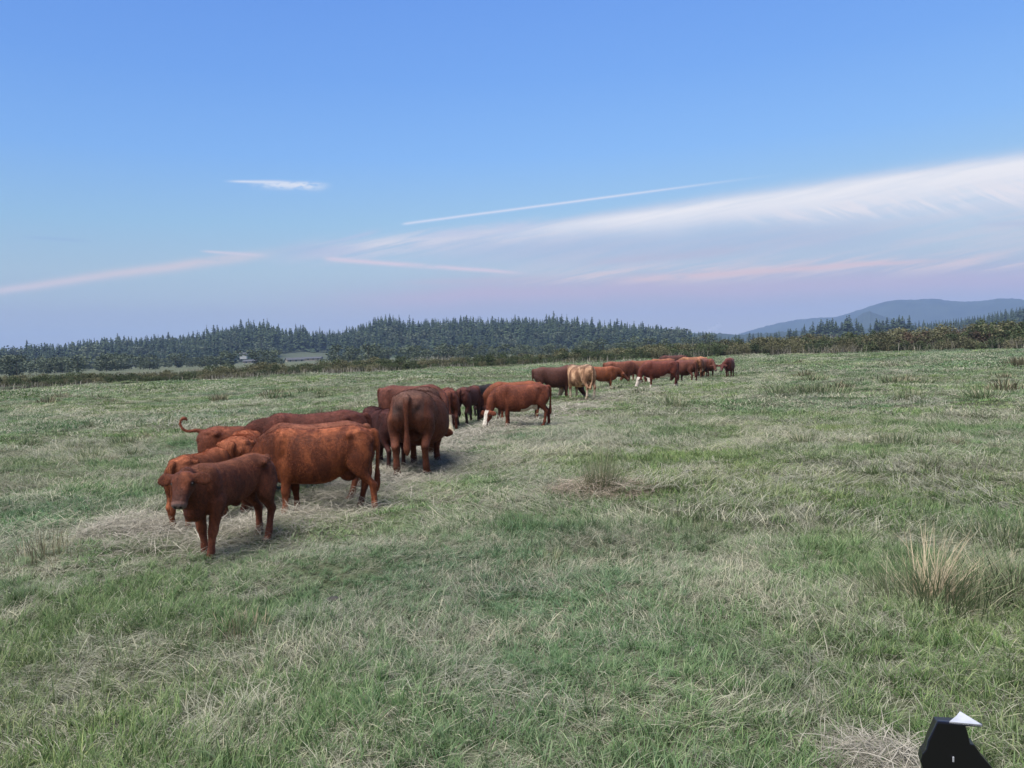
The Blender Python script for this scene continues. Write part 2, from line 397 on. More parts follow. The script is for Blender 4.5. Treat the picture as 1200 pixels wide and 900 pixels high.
# ------------------------------------------------------------------ blades
def blades(roots, az, length, width, th0, th1, attr, segs=3, twist=0.5):
    """curved tapering strips. th0/th1 lean from vertical at root and tip; returns V, faces, totals, attr"""
    n = len(roots)
    seg = length / segs
    pts = [roots.copy()]
    cur = roots.copy()
    for k in range(segs):
        th = th0 + (th1 - th0) * ((k + 0.5) / segs)
        step = np.stack([np.sin(th) * np.cos(az), np.sin(th) * np.sin(az), np.cos(th)], 1) * seg[:, None]
        cur = cur + step; pts.append(cur.copy())
    sa = az + math.pi / 2 + (rng.random(n) - 0.5) * twist * 2
    side = np.stack([np.cos(sa), np.sin(sa), (rng.random(n) - 0.5) * 0.5], 1)
    V_ = np.zeros((n, 2 * segs + 1, 3), np.float32); A = np.zeros((n, 2 * segs + 1, 4), np.float32)
    for k in range(segs):
        w = width * (0.75 if k == 0 else 1.0) * (1 - k / segs * 0.45) * 0.5
        V_[:, 2 * k] = pts[k] - side * w[:, None]; V_[:, 2 * k + 1] = pts[k] + side * w[:, None]
    V_[:, 2 * segs] = pts[segs]
    for k in range(2 * segs + 1):
        A[:, k, :] = attr
        A[:, k, 2] = min(1.0, (k // 2) / segs) if k < 2 * segs else 1.0
    nv = 2 * segs + 1
    base = (np.arange(n) * nv)[:, None]
    fl = []; tot = []
    for k in range(segs - 1):
        fl.append(base + np.array([[2 * k, 2 * k + 1, 2 * k + 3, 2 * k + 2]])); tot.append(np.full(n, 4))
    fl.append(base + np.array([[2 * segs - 2, 2 * segs - 1, 2 * segs]])); tot.append(np.full(n, 3))
    F_ = np.concatenate([f.ravel() for f in fl]); T_ = np.concatenate(tot)
    return V_.reshape(-1, 3), F_, T_, A.reshape(-1, 4)
def cat_mesh(parts):
    off = 0; Vs, Fs, Ts, As = [], [], [], []
    for v, f, t, a in parts:
        Vs.append(v); Fs.append(f + off); Ts.append(t); As.append(a); off += len(v)
    return np.concatenate(Vs), np.concatenate(Fs), np.concatenate(Ts), np.concatenate(As)
def disc(n, rad, power=0.5):
    r = rad * rng.random(n) ** power; a = rng.random(n) * 2 * math.pi
    return np.stack([r * np.cos(a), r * np.sin(a), np.zeros(n)], 1)
def patch(name, rad, ng, nd, lg, ld, wg, wd, flow=0.6):
    out = []
    if ng:
        # green blades grow in small bunches
        nb = max(3, ng // 14)
        bc = disc(nb, rad); which = rng.integers(0, nb, ng)
        roots = bc[which] + disc(ng, rad * 0.16)
        baz = rng.random(nb) * 2 * math.pi
        az = baz[which] + rng.normal(0, 0.9, ng)
        bl = 0.65 + 0.7 * rng.random(nb)
        L = (lg[0] + (lg[1] - lg[0]) * rng.random(ng)) * bl[which]
        th0 = np.abs(rng.normal(0.30, 0.22, ng)); th1 = th0 + 0.4 + rng.random(ng) * 1.0
        at = np.zeros((ng, 4)); at[:, 0] = rng.random(ng); at[:, 3] = 1
        out.append(blades(roots, az, L, wg * (0.6 + 0.8 * rng.random(ng)), th0, th1, at))
    if nd:
        roots = disc(nd, rad); roots[:, 2] = rng.random(nd) * 0.02
        az = rng.normal(0, flow, nd) + rng.choice([0, math.pi], nd, p=[0.75, 0.25])
        L = ld[0] + (ld[1] - ld[0]) * rng.random(nd)
        th0 = R(48) + rng.random(nd) * R(34); th1 = R(78) + rng.random(nd) * R(34)
        at = np.zeros((nd, 4)); at[:, 0] = rng.random(nd); at[:, 1] = 0.75 + 0.25 * rng.random(nd); at[:, 3] = 1
        out.append(blades(roots, az, L, wd * (0.5 + 0.8 * rng.random(nd)), th0, th1, at))
    V_, F_, T_, A_ = cat_mesh(out)
    me = mesh_np(name, V_, F_, T_, M_blade, {'blade': A_})
    return bpy.data.objects.new(name, me)

def scatter(name, protos, P, rot, scl, idx, tint, label):
    """one stuff object: a point mesh whose geometry nodes put the grass tufts on it"""
    pc = bpy.data.collections.new(name + '_tufts')
    for p_ in protos: pc.objects.link(p_)
    me = bpy.data.meshes.new(name)
    me.vertices.add(len(P)); me.vertices.foreach_set('co', np.asarray(P, np.float32).ravel())
    for nm, ty, d, key in (('rot', 'FLOAT_VECTOR', rot, 'vector'), ('scl', 'FLOAT_VECTOR', scl, 'vector'), ('idx', 'INT', idx, 'value'), ('tint', 'FLOAT_VECTOR', tint, 'vector')):
        at = me.attributes.new(nm, ty, 'POINT')
        at.data.foreach_set(key, np.asarray(d, np.int32 if ty == 'INT' else np.float32).ravel())
    o = link(bpy.data.objects.new(name, me))
    ng = bpy.data.node_groups.new(name + '_scatter', 'GeometryNodeTree')
    ng.interface.new_socket('Geometry', in_out='INPUT', socket_type='NodeSocketGeometry')
    ng.interface.new_socket('Geometry', in_out='OUTPUT', socket_type='NodeSocketGeometry')
    N = ng.nodes.new; L = ng.links.new
    gi = N('NodeGroupInput'); go = N('NodeGroupOutput')
    ci = N('GeometryNodeCollectionInfo'); ci.inputs[0].default_value = pc; ci.inputs['Separate Children'].default_value = True; ci.inputs['Reset Children'].default_value = True
    iop = N('GeometryNodeInstanceOnPoints'); iop.inputs['Pick Instance'].default_value = True
    def att(nm, ty):
        a = N('GeometryNodeInputNamedAttribute'); a.data_type = ty; a.inputs[0].default_value = nm
        return [s for s in a.outputs if s.enabled and s.name == 'Attribute'][0]
    L(gi.outputs[0], iop.inputs['Points']); L(ci.outputs[0], iop.inputs['Instance'])
    L(att('idx', 'INT'), iop.inputs['Instance Index']); L(att('rot', 'FLOAT_VECTOR'), iop.inputs['Rotation']); L(att('scl', 'FLOAT_VECTOR'), iop.inputs['Scale'])
    L(iop.outputs[0], go.inputs[0])
    md = o.modifiers.new('tufts', 'NODES'); md.node_group = ng
    tag(o, label, 'grass', kind='stuff')
    return o

HAY_LINE = [on_ground(*p) for p in ((150, 645), (300, 640), (440, 572), (525, 520), (600, 497), (680, 477), (760, 459), (850, 449))]
def hay_dist(x, y):
    best = np.full(np.shape(x), 1e9)
    for a, b in zip(HAY_LINE[:-1], HAY_LINE[1:]):
        ax, ay = a; bx, by = b; dx, dy = bx - ax, by - ay
        t = np.clip(((x - ax) * dx + (y - ay) * dy) / (dx * dx + dy * dy), 0, 1)
        best = np.minimum(best, np.hypot(x - ax - t * dx, y - ay - t * dy))
    return best
def dryness(x, y):
    d = fbm(x, y, 1.7, 21, 3) * 0.45 + fbm(x, y, 0.55, 44, 2) * 0.55
    return np.clip((d - 0.40) / 0.20, 0, 1)

def ring_points(r0, r1, spacing, half=R(50), jitter=0.5):
    n = int(r1 / spacing) + 2
    gx, gy = np.meshgrid(np.arange(-n, n + 1) * spacing, np.arange(0, n + 1) * spacing)
    gx = gx.ravel() + (rng.random(gx.size) - 0.5) * spacing * 2 * jitter; gy = gy.ravel() + (rng.random(gy.size) - 0.5) * spacing * 2 * jitter
    r = np.hypot(gx, gy); az = np.arctan2(gx, gy)
    k = (r > r0) & (r < r1) & (np.abs(az) < half)
    return gx[k], gy[k]

def grass_zone(name, r0, r1, spacing, protosG, protosD, label, hs=1.0, tilt=True, half=R(50)):
    x, y = ring_points(r0, r1, spacing, half)
    n = len(x)
    dry = dryness(x, y)
    hd = hay_dist(x, y)
    dry = np.clip(dry * 0.9 + 0.05 + np.clip(1.0 - hd / 1.1, 0, 1) * 0.5, 0, 1)
    pick = rng.random(n) < (0.14 + 0.56 * dry)
    idx = np.where(pick, len(protosG) + rng.integers(0, len(protosD), n), rng.integers(0, len(protosG), n))
    lush = vnoise(x, y, 1.7, 91)
    s = (0.75 + 0.5 * rng.random(n))
    flow = fbm(x, y, 3.0, 77, 2) * 4 * math.pi
    rz = np.where(pick, flow + rng.normal(0, 0.5, n), rng.random(n) * 6.283)
    rot = np.stack([rng.normal(0, 0.06, n), rng.normal(0, 0.06, n), rz], 1)
    zs = np.where(pick, 0.7 + 0.9 * rng.random(n), 0.35 + 1.05 * lush) * hs
    zs = zs * (1 - 0.55 * np.clip(1.4 - hd / 2.2, 0, 1))
    scl = np.stack([s, s, s * zs], 1)
    tint = np.stack([rng.random(n) * 0.35 + 0.65 * vnoise(x, y, 0.8, 12), dry * 0.7 + 0.3 * vnoise(x, y, 6, 9), vnoise(x, y, 3.5, 55)], 1)
    return scatter(name, protosG + protosD, np.stack([x, y, gz(x, y) - 0.008], 1), rot, scl, idx, tint, label)

def grass_all():
    mk = lambda nm, k, *a, **kw: [patch(nm, *a, **kw) for _ in range(k)]
    grass_zone('grass', 1.6, 9.5, 0.17, mk('grass_tuft', 6, 0.24, 190, 26, (0.06, 0.15), (0.06, 0.16), 0.0042, 0.0034),
               mk('straw_tuft', 6, 0.27, 80, 190, (0.05, 0.13), (0.07, 0.20), 0.0042, 0.0034, flow=0.7),
               'short green and straw-grey grass blades nearest the camera')
    grass_zone('grass', 8.8, 23, 0.42, mk('grass_tuft', 4, 0.52, 620, 120, (0.06, 0.15), (0.08, 0.25), 0.0075, 0.006),
               mk('straw_tuft', 4, 0.58, 200, 480, (0.05, 0.13), (0.12, 0.34), 0.0075, 0.0065, flow=0.6),
               'mixed green and dry pasture grass around the near cattle', 1.0)
    grass_zone('grass', 22, 56, 1.0, mk('grass_tuft', 3, 1.25, 900, 330, (0.07, 0.16), (0.10, 0.28), 0.017, 0.015),
               mk('straw_tuft', 3, 1.35, 420, 850, (0.06, 0.14), (0.12, 0.34), 0.017, 0.015, flow=0.8),
               'pale pasture grass across the middle of the field', 0.9, half=R(46))
    grass_zone('grass', 54, 132, 2.6, mk('grass_tuft', 3, 3.2, 1200, 600, (0.08, 0.17), (0.10, 0.28), 0.045, 0.04),
               mk('straw_tuft', 3, 3.4, 700, 1100, (0.06, 0.14), (0.12, 0.34), 0.045, 0.04, flow=0.9),
               'thin pale grass at the far edge of the field', 0.9, half=R(43))

# ------------------------------------------------------------------ cattle
def crom(P, k):
    """Catmull-Rom resample of rows P, k sub-steps per span"""
    P = np.asarray(P, float); n = len(P); out = []
    for i in range(n - 1):
        p0 = P[max(i - 1, 0)]; p1 = P[i]; p2 = P[i + 1]; p3 = P[min(i + 2, n - 1)]
        for j in range(k):
            t = j / k
            out.append(0.5 * ((2 * p1) + (-p0 + p2) * t + (2 * p0 - 5 * p1 + 4 * p2 - p3) * t * t + (-p0 + 3 * p1 - 3 * p2 + p3) * t ** 3))
    out.append(P[-1]); return np.array(out)
class Loft:
    def __init__(self): self.v = []; self.f = []
    def add(self, C_, Uv, Sv, at, ab, b, e=2.0, n=20):
        """rings at centres C_ with up vector Uv, side Sv, radii up at / down ab / side b"""
        base = len(self.v); m = len(C_)
        t = np.arange(n) * 2 * math.pi / n
        cs, sn = np.cos(t), np.sin(t)
        for i in range(m):
            ee = e if np.isscalar(e) else e[i]
            cx = np.sign(cs) * np.abs(cs) ** (2 / ee); sx = np.sign(sn) * np.abs(sn) ** (2 / ee)
            ra = np.where(sn > 0, at[i], ab[i])
            for k in range(n):
                p = C_[i] + Sv[i] * (b[i] * cx[k]) + Uv[i] * (ra[k] * sx[k])
                self.v.append(tuple(p))
        for i in range(m - 1):
            for k in range(n):
                a = base + i * n + k; b_ = base + i * n + (k + 1) % n
                self.f.append((a, b_, b_ + n, a + n))
        c0 = len(self.v); self.v.append(tuple(C_[0])); c1 = len(self.v); self.v.append(tuple(C_[-1]))
        for k in range(n):
            self.f.append((c0, base + (k + 1) % n, base + k))
            self.f.append((c1, base + (m - 1) * n + k, base + (m - 1) * n + (k + 1) % n))
    def path(self, P, ra, rb, sub=3, n=16, ref=(0, 0, 1), e=2.0):
        """tube along P; ra radius in the plane of ref, rb across"""
        D = crom(np.concatenate([np.asarray(P, float), np.asarray(ra, float)[:, None], np.asarray(rb, float)[:, None]], 1), sub)
        C_ = D[:, :3]; a = np.maximum(D[:, 3], 0.002); b = np.maximum(D[:, 4], 0.002)
        T = np.gradient(C_, axis=0); T /= np.linalg.norm(T, axis=1)[:, None] + 1e-9
        rf = np.array(ref, float)
        S = np.cross(rf, T); S /= np.linalg.norm(S, axis=1)[:, None] + 1e-9
        Uv = np.cross(T, S)
        self.add(C_, Uv, S, a, a, b, e, n)
    def ball(self, c, rx, ry, rz, n=14):
        c = np.array(c, float); zs = np.linspace(-0.98, 0.98, 9)
        C_ = np.array([c + np.array([rx * z, 0, 0]) for z in zs]); q = np.sqrt(1 - zs ** 2)
        self.add(C_, np.tile([0, 0, 1.0], (9, 1)), np.tile([0, 1.0, 0], (9, 1)), rz * q, rz * q, ry * q, 2.0, n)

def rotz(p, a, o=(0, 0)):
    c, s = math.cos(a), math.sin(a)
    x, y = p[0] - o[0], p[1] - o[1]
    return np.array([o[0] + x * c - y * s, o[1] + x * s + y * c, p[2]])

HEADS = {  # poll point, head pitch (down), neck mid-point
    'graze': ((1.02, 0, 0.50), -66, (0.86, 0, 0.84)),
    'low':   ((1.12, 0, 0.86), -48, (0.86, 0, 1.02)),
    'level': ((1.16, 0, 1.20), -28, (0.86, 0, 1.16)),
    'alert': ((1.02, 0, 1.20), -54, (0.80, 0, 1.14)),
}
def cow_body(pose='graze', deep=None, widen=1.0, yaw=0.0, headyaw=None, belly=1.0, steps=(0, 0, 0, 0), calf=False, bull=False, tail='down', voxel=0.014, splay=1.0):
    L = Loft()
    leg = 0.03 if calf else 0.0
    bw = belly * (0.86 if calf else 1.0)
    deep = (0.0 if calf else 0.085) if deep is None else deep
    rings = [  # x, top, bottom, half width, exponent
        (-0.85, 1.13, 0.98, 0.06, 2.0), (-0.81, 1.19, 0.84, 0.14, 2.1), (-0.74, 1.24, 0.76, 0.205, 2.3), (-0.62, 1.285, 0.72, 0.245, 2.2),
        (-0.48, 1.305, 0.71, 0.270, 2.2), (-0.32, 1.285, 0.63, 0.275, 2.15), (-0.12, 1.275, 0.555, 0.315, 2.25), (0.08, 1.265, 0.545, 0.325, 2.2),
        (0.26, 1.275, 0.555, 0.30, 2.2), (0.42, 1.30, 0.565, 0.255, 2.3), (0.55, 1.305, 0.58, 0.225, 2.3), (0.68, 1.25, 0.62, 0.20, 2.2), (0.78, 1.16, 0.70, 0.16, 2.1), (0.84, 1.08, 0.80, 0.09, 2.0)]
    D = crom(np.array(rings), 3)
    x, top, bot, hw, ex = D.T
    mid = np.clip(np.exp(-((x + 0.02) / 0.38) ** 2), 0, 1)
    bot = bot - deep * np.clip((x + 0.62) / 0.40, 0, 1) * np.clip((0.86 - x) / 0.2, 0, 1) + (0.05 if calf else 0) * mid + leg - (bw - 1.0) * 0.16 * mid
    hw = hw * (0.9 if calf else 1.0) * (1 + (bw - 1.0) * (0.35 + 0.9 * mid))
    if bull: top = top + 0.05 * np.exp(-((x - 0.55) / 0.2) ** 2); hw = hw * 1.08
    # widest point sits low on the barrel
    cz = bot + (top - bot) * (0.52 - 0.10 * mid)
    C_ = np.stack([x, 0 * x, cz], 1)
    L.add(C_, np.tile([0, 0, 1.0], (len(x), 1)), np.tile([0, 1.0, 0], (len(x), 1)), top - cz, cz - bot, hw, ex, 28)
    for s in (1, -1):   # hook bones, shoulder blades, rump muscle, ribs
        L.ball((-0.50, s * 0.205, 1.175), 0.07, 0.06, 0.055); L.ball((-0.60, s * 0.13, 1.19), 0.14, 0.07, 0.07)
        L.ball((-0.78, s * 0.10, 1.08), 0.07, 0.06, 0.08)
        L.ball((0.48, s * 0.135, 1.02), 0.15, 0.115, 0.27)
        L.ball((-0.62, s * 0.135, 0.92), 0.22, 0.135, 0.28)
        # hind leg
        i = 0 if s > 0 else 1
        H_ = np.array([(-0.60, .13, 1.00, .22, .115), (-0.61, .16, .88, .215, .118), (-0.585, .175, .75, .170, .10), (-0.60, .178, .64, .112, .075), (-0.67, .172, .55, .072, .052),
                       (-0.745, .165, .465, .060, .044), (-0.735, .16, .39, .046, .037), (-0.715, .16, .26, .037, .033), (-0.70, .16, .15, .043, .039), (-0.68, .16, .09, .037, .037), (-0.655, .16, .05, .055, .048), (-0.645, .16, .0, .062, .052)])
        A_ = np.array([(0.43, .13, .96, .15, .08), (0.43, .165, .84, .155, .088), (0.42, .175, .72, .118, .075), (0.425, .165, .60, .078, .058), (0.435, .155, .49, .058, .048),
                       (0.44, .15, .41, .055, .05), (0.44, .145, .35, .043, .04), (0.44, .14, .24, .035, .033), (0.445, .14, .14, .043, .039), (0.46, .14, .085, .036, .036), (0.475, .14, .05, .052, .046), (0.485, .14, .0, .06, .052)])
        for q, st in ((H_, steps[i]), (A_, steps[2 + i])):
            q = crom(q, 3)
            lx, ly, lz, la, lb = q.T
            k = np.clip(1 - lz / 0.9, 0, 1)
            lx = lx + st * k; ly = s * (ly * splay + 0.0 * k)
            n = len(lx)
            th = 1.0 + (0.30 if calf else 0.20) * np.clip((0.8 - lz) / 0.3, 0, 1)
            L.add(np.stack([lx, ly, lz], 1), np.tile([1.0, 0, 0], (n, 1)), np.tile([0, 1.0, 0], (n, 1)), la * th, la * th, lb * 1.05 * th, 2.0, 14)
    # brisket
    L.ball((0.66, 0, 0.70), 0.16, 0.12, 0.13)
    if bull: L.ball((-0.12, 0, 0.52), 0.09, 0.04, 0.06)
    elif not calf and belly > 0.95: L.ball((-0.44, 0, 0.60), 0.14, 0.11, 0.10)
    # neck and head
    poll, hp, nm = HEADS[pose]
    poll = np.array(poll, float); nm = np.array(nm, float)
    if calf: poll = poll + np.array([-0.06, 0, 0.0])
    piv = (0.50, 0)
    b0 = np.array([0.42, 0, 0.97]); b1 = rotz(nm, yaw * 0.45, piv); b2 = rotz(poll, yaw, piv)
    back = b0 + np.array([0.22, 0, 0.02])
    hy = yaw if headyaw is None else headyaw
    hd = np.array([math.cos(R(hp)) * math.cos(hy), math.cos(R(hp)) * math.sin(hy), math.sin(R(hp))])
    fat = 1.15 if bull else (0.88 if calf else 1.0)
    path = [b0, back, b1, (b1 * 0.45 + b2 * 0.55) + np.array([0, 0, 0.02]), b2 - hd * 0.02]
    L.path(path, np.array([.26, .265, .205, .155, .115]) * fat, np.array([.16, .165, .125, .10, .095]) * fat, 4, 18, (0, 0, 1) if abs(hd[2]) < 0.98 else (1, 0, 0))
    hs = 1.12 if calf else 1.04
    hside = np.array([-math.sin(hy), math.cos(hy), 0.0]); hup = np.cross(hd, hside); HL = 0.42 if calf else 0.47
    st = crom(np.array([(-.16, .05, .06, .07), (-.06, .095, .12, .115), (.08, .105, .135, .122), (.22, .098, .145, .128), (.36, .082, .135, .108), (.52, .074, .112, .092),
                        (.70, .068, .09, .082), (.85, .066, .078, .084), (.95, .055, .064, .074), (1.0, .028, .034, .045)]) * np.array([1, hs, hs, hs]), 3)
    n = len(st)
    Ch = np.array([b2 + hd * (t * HL) for t in st[:, 0]])
    L.add(Ch, np.tile(hup, (n, 1)), np.tile(hside, (n, 1)), st[:, 1], st[:, 2], st[:, 3], 2.3, 18)
    eyes = []
    for s in (1, -1):
        e0 = b2 + hd * (0.03 * HL) + hside * (s * 0.095 * hs) + hup * 0.035
        ed = hside * s * 0.95 - hd * 0.12 - hup * 0.10 - np.array([0, 0, 0.26]); ed /= np.linalg.norm(ed)
        flat = np.cross(ed, np.cross(hd, ed)); flat /= np.linalg.norm(flat)
        wide = np.cross(ed, flat)
        k = crom(np.array([(0, .040, .034), (.05, .062, .028), (.12, .086, .022), (.18, .078, .019), (.225, .042, .016), (.245, .012, .012)]), 2)
        m = len(k)
        dirw = -hd * 0.85 + hup * 0.35; dirw = dirw - ed * np.dot(dirw, ed); dirw /= np.linalg.norm(dirw)
        nrm = np.cross(ed, dirw)
        L.add(np.array([e0 + ed * t + nrm * 0.0 for t in k[:, 0]]), np.tile(dirw, (m, 1)), np.tile(nrm, (m, 1)), k[:, 1], k[:, 1], k[:, 2], 2.0, 12)
        eyes.append(b2 + hd * (0.25 * HL) + hside * (s * 0.112 * hs) + hup * 0.035)
        # brow
        bb = b2 + hd * (0.19 * HL) + hside * (s * 0.085 * hs) + hup * 0.06
        L.ball(bb, 0.035, 0.03, 0.028)
    # tail
    if tail == 'down':
        tp = [(-0.76, 0, 1.20), (-0.86, 0, 1.19), (-0.895, 0.005, 1.08), (-0.89, 0.01, 0.90), (-0.875, 0.012, 0.70), (-0.87, 0.015, 0.55), (-0.865, 0.02, 0.42), (-0.86, 0.02, 0.33)]
        tr = [.05, .047, .038, .030, .030, .045, .046, .010]
    elif tail == 'side':
        tp = [(-0.76, 0, 1.20), (-0.86, 0, 1.19), (-0.90, 0.02, 1.08), (-0.93, 0.05, 0.90), (-0.93, 0.07, 0.70), (-0.90, 0.10, 0.55), (-0.88, 0.12, 0.42), (-0.87, 0.13, 0.34)]
        tr = [.05, .047, .038, .030, .030, .045, .046, .010]
    else:   # raised and curled
        tp = [(-0.74, 0, 1.22), (-0.86, 0, 1.25), (-0.97, 0, 1.24), (-1.07, 0.01, 1.28), (-1.12, 0.03, 1.37), (-1.11, 0.05, 1.45), (-1.05, 0.07, 1.48), (-1.00, 0.08, 1.44)]
        tr = [.045, .034, .026, .022, .020, .022, .032, .010]
    tref = (1, 0, 0) if tail != 'up' else (0, 1, 0)
    L.path(tp, tr, tr, 4, 10, tref)
    me = bpy.data.meshes.new('body'); me.from_pydata(L.v, [], L.f); me.update()
    tmp = bpy.data.objects.new('body', me); COL.objects.link(tmp)
    for v_ in me.vertices: v_.co.y *= widen
    eyes = [e * np.array([1, widen, 1]) for e in eyes]; b2 = b2 * np.array([1, widen, 1])
    rm = tmp.modifiers.new('r', 'REMESH'); rm.mode = 'VOXEL'; rm.voxel_size = voxel; rm.use_smooth_shade = True
    sm = tmp.modifiers.new('s', 'SMOOTH'); sm.factor = 0.5; sm.iterations = 2 if voxel > 0.02 else 4
    dg = bpy.context.evaluated_depsgraph_get()
    out = bpy.data.meshes.new_from_object(tmp.evaluated_get(dg))
    bpy.data.objects.remove(tmp); bpy.data.meshes.remove(me)
    # relax the trunk so that muscles blend; head, ears, tail and lower legs keep their shape
    nv = len(out.vertices); P = np.zeros(nv * 3, np.float32); out.vertices.foreach_get('co', P); P = P.reshape(-1, 3).astype(float)
    ne = len(out.edges); E = np.zeros(ne * 2, np.int32); out.edges.foreach_get('vertices', E); E = E.reshape(-1, 2)
    deg = np.bincount(E.ravel(), minlength=nv)[:, None].astype(float)
    w = np.clip((P[:, 2] - 0.50) / 0.2, 0, 1) * np.clip((P[:, 0] + 0.86) / 0.06, 0, 1)
    hr = np.linalg.norm(P - (b2 + hd * HL * 0.45), axis=1); w = w * np.clip((hr - 0.30) / 0.12, 0, 1)
    w = (w * 0.6)[:, None]
    for _ in range(int(0.15 / voxel)):
        acc = np.zeros((nv, 3))
        for k_ in range(3): acc[:, k_] = np.bincount(E[:, 0], P[E[:, 1], k_], nv) + np.bincount(E[:, 1], P[E[:, 0], k_], nv)
        P = P + (acc / np.maximum(deg, 1) - P) * w
    out.vertices.foreach_set('co', P.astype(np.float32).ravel()); out.update()
    info = dict(poll=b2, hd=hd, hs=hside, hu=hup, HL=HL, eyes=eyes)
    return out, info

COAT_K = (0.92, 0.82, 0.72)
def paint(me, info, coat, feet_top=0.34, face=None, belly_white=False, feet=None, leg_dark=0.0, mottle=0.7, udder=False, back=None, rumpdirt=False):
    n = len(me.vertices); P = np.zeros(n * 3, np.float32); me.vertices.foreach_get('co', P); P = P.reshape(-1, 3).astype(float)
    coat = tuple(v * k for v, k in zip(coat, COAT_K)); c = np.tile(np.array(coat, float), (n, 1)); al = np.full(n, mottle)
    x, y, z = P.T
    nz = fbm(x * 1.0 + 7, z + y * 0.7 + 3, 0.16, 5, 3)
    def blend(mask, col, a=None):
        mask = np.clip(mask, 0, 1)[:, None]
        c[:] = c * (1 - mask) + np.array(col) * mask
        if a is not None: al[:] = al * (1 - mask[:, 0]) + a * mask[:, 0]
    if back is None: back = tuple(v * 1.55 + 0.008 for v in coat)  # by default the pale rim light along the top is painted into the coat
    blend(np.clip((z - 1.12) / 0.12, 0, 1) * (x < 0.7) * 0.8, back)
    # undersides and legs read darker / lighter
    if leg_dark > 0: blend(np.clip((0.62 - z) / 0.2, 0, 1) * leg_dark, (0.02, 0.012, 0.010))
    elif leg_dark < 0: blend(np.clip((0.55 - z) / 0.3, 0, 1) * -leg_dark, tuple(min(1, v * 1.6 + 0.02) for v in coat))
    rel = P - info['poll']; t = rel @ info['hd'] / info['HL']; s_ = rel @ info['hs']; u_ = rel @ info['hu']
    inhead = (np.abs(s_) < 0.16) & (np.abs(u_) < 0.24) & (t > -0.15) & (t < 1.15)
    if face:
        rad = np.hypot(s_ / 0.15, u_ / 0.2)
        m = inhead & (t > -0.05 + 0.1 * (nz - 0.5)) & (np.abs(s_) < 0.145)
        if face == 'white': blend(m * 1.0, (0.46, 0.41, 0.35), 0.1)
        elif face == 'blaze':
            blend((m & ((np.abs(s_) < 0.062 + 0.03 * nz) | (t > 0.84))) * 1.0, (0.46, 0.42, 0.36), 0.1)
        else: blend(m * 1.0, face, 0.2)
    else:
        blend(np.clip((t - 0.82) / 0.05, 0, 1) * inhead, tuple(v * 1.2 + 0.07 for v in coat), 0.1)
        blend(np.clip((t - 0.35) / 0.4, 0, 1) * inhead * 0.4, (0.03, 0.015, 0.012))
    blend(((t > 0.93) & inhead) * 0.8, (0.12, 0.09, 0.085) if not face else (0.35, 0.25, 0.22), 0.0)
    for s in (1, -1):
        nd = np.sqrt((s_ - s * 0.035) ** 2 + (u_ - 0.015) ** 2 * 0.6 + ((t - 0.985) * info['HL']) ** 2)
        blend((nd < 0.018) * 1.0 * inhead, (0.01, 0.008, 0.008), 0.0)
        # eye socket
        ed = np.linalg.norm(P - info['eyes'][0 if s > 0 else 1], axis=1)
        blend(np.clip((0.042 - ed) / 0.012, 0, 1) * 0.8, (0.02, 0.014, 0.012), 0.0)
    if belly_white: blend(((z < 0.635 + 0.09 * nz) & (z > 0.42) & (np.abs(y) < 0.24) & (x < 0.05) & (x > -0.46)) * 1.0, (0.55, 0.48, 0.40), 0.1)
    if udder: blend(((z < 0.66) & (z > 0.42) & (np.abs(y) < 0.13) & (x < -0.28) & (x > -0.56)) * 0.9, (0.50, 0.38, 0.30), 0.1)
    if feet: blend(np.clip((feet_top - z + 0.1 * nz) / 0.05, 0, 1), feet, 0.2)
    if rumpdirt:
        blend(np.clip(1 - np.abs(z - 1.02) / 0.17, 0, 1) ** 0.5 * np.clip((-0.5 - x) / 0.15, 0, 1) * (np.abs(np.abs(y) - 0.15) < 0.09) * (0.4 + 0.6 * nz), (0.035, 0.028, 0.026), 0.2)
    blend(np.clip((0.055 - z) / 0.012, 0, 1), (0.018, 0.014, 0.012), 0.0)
    at = me.attributes.new('coat', 'FLOAT_COLOR', 'POINT')
    at.data.foreach_set('color', np.concatenate([c, al[:, None]], 1).astype(np.float32).ravel())

